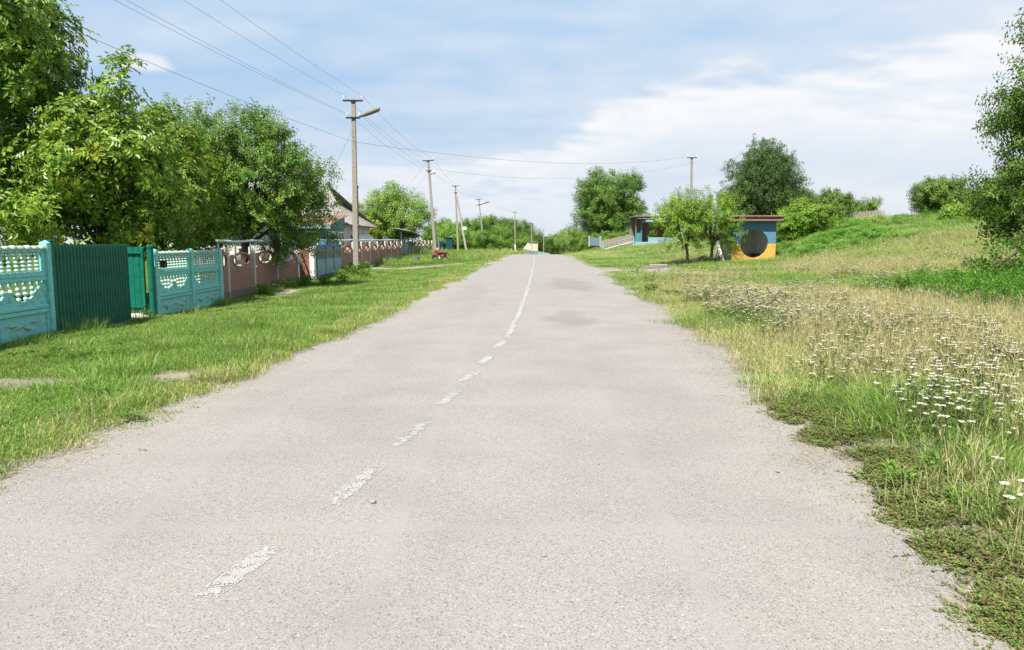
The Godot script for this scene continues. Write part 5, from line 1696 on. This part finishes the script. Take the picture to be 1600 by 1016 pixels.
func make_shelter() -> void:
	var d0 := 37.0
	var x0 := x_at(1143.0, d0); var x1 := x_at(1211.5, d0)
	var w := x1 - x0
	var y0 := 0.56
	var h := 2.05
	var L := 2.75
	var s := thing("bus_shelter", "concrete bus shelter, blue above and yellow below, with a round window", "bus shelter", W(x0, y0, d0))
	var c := Vector2(w / 2 + 0.02, 0.93); var r := 0.70
	# near end wall in two colours round the circular hole
	var low := PackedVector2Array([Vector2(0, -0.4), Vector2(w, -0.4), Vector2(w, 0.95)])
	var up := PackedVector2Array([Vector2(w, 0.953), Vector2(w, h), Vector2(0, h), Vector2(0, 0.953)])
	low.append(Vector2(c.x + r, 0.95)); up.append(Vector2(c.x - r, 0.953))
	for i in range(1, 24):
		var a := PI * i / 24.0
		low.append(c + Vector2(cos(-a) * r, sin(-a) * r + 0.02))
		up.append(c + Vector2(-cos(a) * r, sin(a) * r + 0.023))
	low.append(Vector2(c.x - r, 0.95)); low.append(Vector2(0, 0.95))
	up.append(Vector2(c.x + r, 0.953))
	var mb := MB.new()
	mb.prism(low, -0.14, 0.0)
	part("lower_end_wall", mb, M.shelter_yellow, s).set_meta("label", "yellow lower half of the end wall")
	mb = MB.new()
	mb.prism(up, -0.14, 0.0)
	part("upper_end_wall", mb, M.shelter_blue, s).set_meta("label", "blue upper half of the end wall")
	mb = MB.new()
	mb.box(Vector3(w / 2 - 0.02, h / 2 - 0.2, -L), Vector3(w - 0.02, h + 0.39, 0.14), 0.01)
	part("far_end_wall", mb, M.shelter_inside, s)
	mb = MB.new()
	mb.box(Vector3(w - 0.07, h / 2 - 0.2, -L / 2 - 0.07), Vector3(0.12, h + 0.39, L - 0.16), 0.0)
	part("back_wall", mb, M.shelter_inside, s)
	mb = MB.new()
	mb.box(Vector3(w / 2, -0.02, -L / 2 - 0.07), Vector3(w - 0.2, 0.12, L - 0.17), 0.0)
	part("floor_slab", mb, M.grey_render, s)
	mb = MB.new()
	mb.box(Vector3(w - 0.35, 0.42, -L / 2), Vector3(0.36, 0.06, L - 0.5), 0.012)
	for z in [-0.6, -L + 0.6]: mb.box(Vector3(w - 0.35, 0.2, z), Vector3(0.3, 0.38, 0.1), 0.0)
	part("bench", mb, M.old_wood, s)
	mb = MB.new()
	mb.box(Vector3(w / 2 + 0.02, h + 0.05, -L / 2), Vector3(w + 0.5, 0.095, L + 0.6), 0.015)
	part("ceiling_slab", mb, M.rust, s)
	mb = MB.new()
	mb.box(Vector3(w / 2 + 0.02, h + 0.155, -L / 2), Vector3(w + 0.36, 0.11, L + 0.42), 0.0)
	part("roof_core", mb, M.old_wood, s)
	mb = MB.new()
	mb.box(Vector3(w / 2 + 0.02, h + 0.25, -L / 2), Vector3(w + 0.56, 0.075, L + 0.64), 0.015)
	part("roof_slab", mb, M.rust, s)

func make_right_side() -> void:
	# blue porch on the slope
	var d := 74.0
	var x0 := x_at(992.0, d)
	var y0 := y_at(383.0, d)
	var p := thing("porch", "teal and blue porch with flat sheet roof on the grassy slope", "porch", W(x0, y0, d))
	var w := 5.2
	var mb := MB.new()
	mb.box(Vector3(w / 2, -0.7, -1.5), Vector3(w, 2.0, 3.2), 0.02)
	part("base", mb, M.sky_blue_paint, p)
	mb = MB.new()
	mb.box(Vector3(w / 2, 1.5, -3.0), Vector3(w, 2.4, 0.15), 0.02)
	part("back_wall", mb, M.brick_dark, p)
	for q in [[0.0, 0.0], [0.55, 0.0], [1.4, -1.2], [w - 0.1, 0.0]]:
		mb = MB.new()
		mb.box(Vector3(q[0] + 0.06, 1.45, q[1]), Vector3(0.11, 2.6, 0.11), 0.012)
		part("post", mb, M.teal_paint, p)
	mb = MB.new()
	mb.box(Vector3(0.3, 0.75, 0.02), Vector3(0.5, 0.9, 0.06), 0.01)
	part("side_panel", mb, M.teal_paint, p)
	mb = MB.new()
	mb.box(Vector3(w / 2 + 0.6, 0.55, 0.02), Vector3(w - 1.4, 0.5, 0.06), 0.01)
	part("front_panel", mb, M.sky_blue_paint, p)
	mb = MB.new()
	mb.box(Vector3(w / 2 + 0.5, 2.36, -0.2), Vector3(w - 0.8, 0.22, 2.2), 0.02)
	part("beam", mb, M.light_blue_metal, p)
	mb = MB.new()
	mb.box(Vector3(w / 2, 2.82, -1.2), Vector3(w + 0.5, 0.13, 4.0), 0.02)
	part("roof", mb, M.rust, p)
	# handrail that goes down the slope towards the road
	var a := W(x_at(989.0, 72.0), y_at(371.0, 72.0), 72.0); var b := W(x_at(943.0, 69.0), y_at(383.0, 69.0), 69.0)
	var h := thing("handrail", "pale blue double handrail running down from the porch", "handrail", b - Vector3(0, 0.9, 0))
	var o := h.position
	for k in [0.0, -0.42]:
		mb = MB.new()
		mb.tube([a - o + Vector3(0, k, 0), b - o + Vector3(0, k, 0)], [0.04, 0.04], 6)
		part("rail", mb, M.light_blue_metal if k == 0.0 else M.whitewash, h)
	for f in [0.0, 0.5, 1.0]:
		mb = MB.new()
		var q := b.lerp(a, f) - o
		mb.box(q - Vector3(0, 0.45, 0), Vector3(0.12, 1.1, 0.12), 0.01)
		part("post", mb, M.sky_blue_paint, h)
	# brown boards above the path
	var f0 := W(x_at(939.0, 76.0), 0.0, 76.0); var f1 := W(x_at(990.0, 77.0), 0.0, 77.0)
	var bf := thing("board_fence", "weathered brownish board fence below the big round walnut tree", "fence", W(f0.x, 0.0, 76.0))
	for i in 24:
		var q := f0.lerp(f1, i / 23.0) - f0
		var yt := lerpf(y_at(376.0, 76.0), y_at(365.0, 77.0), i / 23.0)
		mb = MB.new()
		mb.box(Vector3(q.x, yt - 0.65, q.z), Vector3(0.115, 1.3 + 0.05 * sin(i * 5.0), 0.03), 0.006)
		part("board", mb, M.grey_wood, bf)
	var gx := x_at(929.0, 78.0)
	var gt := thing("yard_gate", "grey sheet gate between pale blue posts at the far end of the board fence", "gate", W(gx, y_at(384.0, 78.0), 78.0))
	for s in [-0.58, 0.58]:
		mb = MB.new()
		mb.box(Vector3(s, 0.45, 0), Vector3(0.16, 1.1, 0.16), 0.015)
		part("post", mb, M.sky_blue_paint, gt)
	mb = MB.new()
	mb.box(Vector3(0, 0.42, 0), Vector3(0.98, 0.85, 0.04), 0.006)
	part("sheet", mb, M.grey_blue_metal, gt)
	# picket fence on the bank top
	var pk := thing("picket_fence", "grey wooden picket fence along the top of the bank", "fence", W(x_at(1302.0, 64.0), 0.0, 64.0))
	for i in 34:
		var dd := 64.0 - i * 0.12
		var X := x_at(1302.0 + i * 2.3, dd)
		mb = MB.new()
		mb.box(Vector3(X, land(X, dd) + 0.5 + 0.03 * sin(i * 3.3), -dd) - pk.position, Vector3(0.085, 1.05, 0.025), 0.006)
		part("picket", mb, M.grey_wood, pk)
	var st := thing("kerb_stone", "grey concrete kerb stone lying beside the right-hand track", "stone", W(x_at(1029.0, 34.5), gh(x_at(1029.0, 34.5), 34.5), 34.5), 0.25)
	mb = MB.new()
	mb.box(Vector3(0, 0.08, 0), Vector3(0.85, 0.2, 0.3), 0.03)
	part("block", mb, M.stone, st)
	var bx := thing("tree_stump", "short dark stump between the two small trees", "stump", W(x_at(1096.0, 37.6), land(x_at(1096.0, 37.6), 37.6), 37.6))
	mb = MB.new()
	mb.lathe([Vector2(0.22, -0.1), Vector2(0.18, 0.05), Vector2(0.165, 0.33), Vector2(0.15, 0.36), Vector2(0.0, 0.37)], 9)
	part("wood", mb, M.old_wood, bx)
	# over the crest: cream house end and its blue-grey sheet fence
	var fh := thing("cream_house", "cream rendered house end showing above the road crest", "house", W(x_at(831.0, 172.0), y_at(401.0, 172.0), 172.0))
	mb = MB.new()
	mb.prism(PackedVector2Array([Vector2(-1.9, -2.0), Vector2(1.4, -2.0), Vector2(1.4, 3.3), Vector2(-0.7, 3.3), Vector2(-1.9, 1.8)]), -6.0, 0.0)
	part("wall", mb, M.cream_render, fh)
	mb = MB.new()
	mb.box(Vector3(0.4, 3.36, -3.0), Vector3(2.4, 0.1, 6.4), 0.02)
	part("roof", mb, M.slate, fh)
	var ff := thing("sheet_fence", "blue-grey sheet fence sloping down beyond the road crest", "fence", W(x_at(817.0, 158.0), y_at(399.5, 158.0), 158.0))
	for i in 9:
		var px0 := 817.0 + i * 4.7
		var xa := x_at(px0, 158.0) - ff.position.x; var xb := x_at(px0 + 4.5, 158.0) - ff.position.x
		var top := lerpf(1.35, 0.55, i / 8.0)
		mb = MB.new()
		mb.box(Vector3((xa + xb) / 2, top / 2 - 0.4, 0), Vector3(xb - xa, top + 0.8, 0.05), 0.01)
		part("panel", mb, M.grey_blue_metal if i < 5 else M.light_blue_metal, ff)

# ---------------------------------------------------------------- motorcycle and small things
func wheel(parent: Node3D, c: Vector3) -> void:
	var ring := func(r: float, tube_r: float, sides: int) -> MB:
		var m := MB.new()
		var pts := []; var rad := []
		for i in 25:
			var a := TAU * i / 24.0
			pts.append(c + Vector3(cos(a) * r, sin(a) * r, 0)); rad.append(tube_r)
		m.tube(pts, rad, sides, false)
		return m
	var w := part("wheel", ring.call(0.285, 0.045, 8), M.rubber, parent)
	part("rim", ring.call(0.235, 0.018, 6), M.chrome, w)
	var mb := MB.new()
	for i in 12:
		var a := TAU * i / 12.0
		mb.tube([c, c + Vector3(cos(a) * 0.235, sin(a) * 0.235, 0)], [0.004, 0.004], 3, false)
	mb.lathe([Vector2(0.0, -0.06), Vector2(0.05, -0.055), Vector2(0.05, 0.055), Vector2(0.0, 0.06)], 10, Transform3D(Basis(Vector3.RIGHT, PI / 2), c))
	part("hub", mb, M.chrome, w)

func make_motorcycle() -> void:
	var d := 45.0
	var x := x_at(688.0, d)
	var o := thing("motorcycle", "red motorcycle parked on its stand at the end of the fence", "motorcycle", W(x, y_at(414.5, d), d), 2.25)
	o.scale = Vector3.ONE * 0.95
	wheel(o, Vector3(0.66, 0.31, 0)); wheel(o, Vector3(-0.62, 0.31, 0))
	var mb := MB.new()
	mb.tube([Vector3(-0.62, 0.31, 0.06), Vector3(-0.1, 0.38, 0.08), Vector3(0.28, 0.36, 0.05), Vector3(0.42, 0.82, 0.0)], [0.022, 0.022, 0.022, 0.025], 6)
	mb.tube([Vector3(-0.62, 0.31, -0.06), Vector3(-0.1, 0.38, -0.08), Vector3(0.28, 0.36, -0.05), Vector3(0.42, 0.82, 0.0)], [0.022, 0.022, 0.022, 0.025], 6)
	mb.tube([Vector3(0.42, 0.8, 0), Vector3(-0.2, 0.68, 0), Vector3(-0.62, 0.64, 0)], [0.025, 0.022, 0.02], 6)
	part("frame", mb, M.black_metal, o)
	mb = MB.new()
	mb.lathe([Vector2(0.0, -0.27), Vector2(0.085, -0.24), Vector2(0.135, -0.1), Vector2(0.15, 0.06), Vector2(0.12, 0.2), Vector2(0.0, 0.26)], 12, Transform3D(Basis(Vector3.BACK, -PI / 2 + 0.12), Vector3(0.16, 0.79, 0)))
	part("fuel_tank", mb, M.bike_red, o)
	mb = MB.new()
	mb.box(Vector3(-0.36, 0.77, 0), Vector3(0.72, 0.11, 0.25), 0.045)
	part("seat", mb, M.leather, o)
	mb = MB.new()
	mb.box(Vector3(-0.28, 0.56, 0), Vector3(0.34, 0.22, 0.26), 0.05)
	part("side_cover", mb, M.bike_red, o)
	mb = MB.new()
	mb.box(Vector3(0.1, 0.4, 0), Vector3(0.36, 0.24, 0.26), 0.05)
	mb.tube([Vector3(0.16, 0.5, 0), Vector3(0.24, 0.68, 0)], [0.1, 0.085], 10)
	part("engine", mb, M.chrome, o)
	for s in [-0.085, 0.085]:
		mb = MB.new()
		mb.tube([Vector3(0.66, 0.31, s), Vector3(0.46, 0.86, s), Vector3(0.43, 0.95, s)], [0.022, 0.026, 0.026], 6)
		part("fork", mb, M.chrome, o)
	mb = MB.new()
	mb.tube([Vector3(0.28, 1.02, -0.36), Vector3(0.38, 1.0, -0.15), Vector3(0.42, 0.96, 0), Vector3(0.38, 1.0, 0.15), Vector3(0.28, 1.02, 0.36)], [0.016, 0.014, 0.014, 0.014, 0.016], 6)
	part("handlebar", mb, M.chrome, o)
	mb = MB.new()
	mb.lathe([Vector2(0.0, -0.09), Vector2(0.07, -0.06), Vector2(0.095, 0.04), Vector2(0.085, 0.06), Vector2(0.0, 0.065)], 12, Transform3D(Basis(Vector3.BACK, -PI / 2), Vector3(0.56, 0.86, 0)))
	part("headlight", mb, M.bike_red, o)
	for q in [[0.66, 0.7, PI - 0.5], [-0.62, 0.7, PI - 0.1]]:
		mb = MB.new()
		var pts := []; var rad := []
		for i in 9:
			var a: float = q[1] + (q[2] - q[1]) * i / 8.0
			pts.append(Vector3(q[0] + cos(a) * 0.355, 0.31 + sin(a) * 0.355, 0)); rad.append(0.034)
		mb.tube(pts, rad, 6)
		part("mudguard", mb, M.bike_red, o)
	for s in [-0.14, 0.14]:
		mb = MB.new()
		mb.tube([Vector3(0.26, 0.42, s * 0.8), Vector3(0.1, 0.24, s), Vector3(-0.35, 0.26, s), Vector3(-0.85, 0.31, s)], [0.025, 0.025, 0.045, 0.04], 8)
		part("exhaust", mb, M.chrome, o)
	mb = MB.new()
	mb.lathe([Vector2(0.0, -0.05), Vector2(0.05, -0.04), Vector2(0.05, 0.02), Vector2(0.0, 0.03)], 10, Transform3D(Basis(Vector3.BACK, PI / 2), Vector3(-0.95, 0.68, 0)))
	part("tail_lamp", mb, M.bike_red, o)
	mb = MB.new()
	mb.tube([Vector3(-0.05, 0.3, 0.1), Vector3(-0.12, 0.02, 0.2)], [0.014, 0.014], 5)
	mb.tube([Vector3(-0.05, 0.3, -0.1), Vector3(-0.12, 0.02, -0.2)], [0.014, 0.014], 5)
	mb.tube([Vector3(-0.05, 0.3, 0.1), Vector3(-0.05, 0.3, -0.1)], [0.014, 0.014], 5)
	part("stand", mb, M.black_metal, o)
	# pale cover folded over the handlebar
	mb = MB.new()
	var pr := []
	for k in 9:
		var a := -PI / 2 + PI * k / 8.0
		pr.append(Vector2(cos(a), sin(a)))
	mb.lathe(pr, 12, Transform3D(Basis.from_scale(Vector3(0.12, 0.07, 0.2)), Vector3(0.36, 1.0, 0.06)))
	var cov := part("folded_cover", mb, M.cloth_pink, o)
	cov.set_meta("label", "pale cloth folded over the handlebar")

func make_small_things() -> void:
	var bx := x_at(651.0, 47.0)
	var b := thing("bucket", "grey-blue bucket standing in the grass before the canopy gate", "bucket", W(bx, gh(bx, 47.0), 47.0))
	var mb := MB.new()
	mb.lathe([Vector2(0.0, 0.0), Vector2(0.13, 0.0), Vector2(0.18, 0.38), Vector2(0.19, 0.39), Vector2(0.17, 0.385), Vector2(0.12, 0.02), Vector2(0.0, 0.02)], 14)
	part("pail", mb, M.grey_blue_metal, b)
	mb = MB.new()
	var pts := []; var rad := []
	for i in 9:
		var a := PI * i / 8.0
		pts.append(Vector3(cos(a) * 0.18, 0.37 + sin(a) * 0.17, 0)); rad.append(0.006)
	mb.tube(pts, rad, 5)
	part("handle", mb, M.black_metal, b)
	# loose stones and leaves on the asphalt
	for q in [[583, 796, 0.02], [1215, 742, 0.016], [972, 716, 0.014], [935, 733, 0.01], [372, 590, 0.018], [1222, 666, 0.014], [850, 880, 0.01], [568, 796, 0.008]]:
		var p := road_at(q[0], q[1])
		mb = MB.new()
		var r: float = q[2]
		var prof := []
		for k in 6:
			var a := -PI / 2 + PI * k / 5.0
			prof.append(Vector2(cos(a) * r * rnd(0.8, 1.2) if k > 0 and k < 5 else 0.0, sin(a) * r * 0.6))
		mb.lathe(prof, 7)
		var s := part("pebble", mb, M.stone)
		s.position = W(p.x, road_height(p.x, p.y) + r * 0.45, p.y)
		s.rotation.y = rnd(0, TAU)
		tag(s, "small loose stone lying on the bare asphalt", "stone", "loose stones on the asphalt")
	for q in [[222, 708, 0.05], [305, 640, 0.05], [1397, 806, 0.06], [1583, 888, 0.06]]:
		var p := road_at(q[0], q[1])
		mb = MB.new()
		leaflet(mb, Vector3.ZERO, Vector3(1, 0.12, 0.3), Vector3.UP, q[2], q[2] * 0.55, Color(0.20, 0.30, 0.05), 0.2)
		leaflet(mb, Vector3.ZERO, Vector3(-0.5, 0.3, 0.6), Vector3.UP, q[2] * 0.8, q[2] * 0.5, Color(0.22, 0.30, 0.06), 0.2)
		var s := part("fallen_leaf", mb, M.soft_leaves)
		s.position = W(p.x, road_height(p.x, p.y) + 0.006, p.y)
		tag(s, "single green leaf dropped at the edge of the asphalt", "leaf", "green leaves dropped on the road")

func _ready() -> void:
	rng.seed = 20240611
	hr_keys = HR.keys()
	hr_keys.sort()
	for q in [[n_soft, 0.03, 3, 1], [n_mid, 0.12, 3, 2], [n_fine, 0.5, 2, 3]]:
		q[0].noise_type = FastNoiseLite.TYPE_SIMPLEX_SMOOTH
		q[0].frequency = q[1]; q[0].fractal_octaves = q[2]; q[0].seed = q[3]
	var cam := Camera3D.new()
	cam.name = "camera"
	cam.position = Vector3(0, EYE, 0)
	cam.rotation.x = -PITCH
	cam.fov = rad_to_deg(2.0 * atan(508.0 / FOCAL))
	cam.near = 0.05
	cam.far = 2000.0
	add_child(cam)
	var env := Environment.new()
	env.background_mode = Environment.BG_SKY
	env.sky = make_sky()
	env.tonemap_mode = Environment.TONE_MAPPER_LINEAR
	env.tonemap_exposure = 3.12
	env.sdfgi_enabled = true
	env.ssao_enabled = true
	env.ssil_enabled = true
	var we := WorldEnvironment.new()
	we.name = "surroundings"
	we.environment = env
	add_child(we)
	var sun := DirectionalLight3D.new()
	sun.name = "sun"
	sun.light_energy = 1.1
	sun.light_color = Color(1.0, 0.965, 0.91)
	sun.light_angular_distance = 0.53
	sun.shadow_enabled = true
	add_child(sun)
	# high noon sun behind the camera's left shoulder
	sun.look_at_from_position(Vector3.ZERO, -Vector3(-0.265, 0.84, 0.472))
	make_materials()
	make_ground()
	make_markings()
	print("ground ", Time.get_ticks_msec())
	make_turquoise_fences()
	make_green_gate()
	make_brick_fences()
	make_house()
	make_shelter()
	make_right_side()
	make_poles()
	print("built ", Time.get_ticks_msec())
	make_sprays()
	make_trees()
	print("trees ", Time.get_ticks_msec())
	make_tufts()
	make_grass()
	print("grass ", Time.get_ticks_msec())
	make_motorcycle()
	make_small_things()
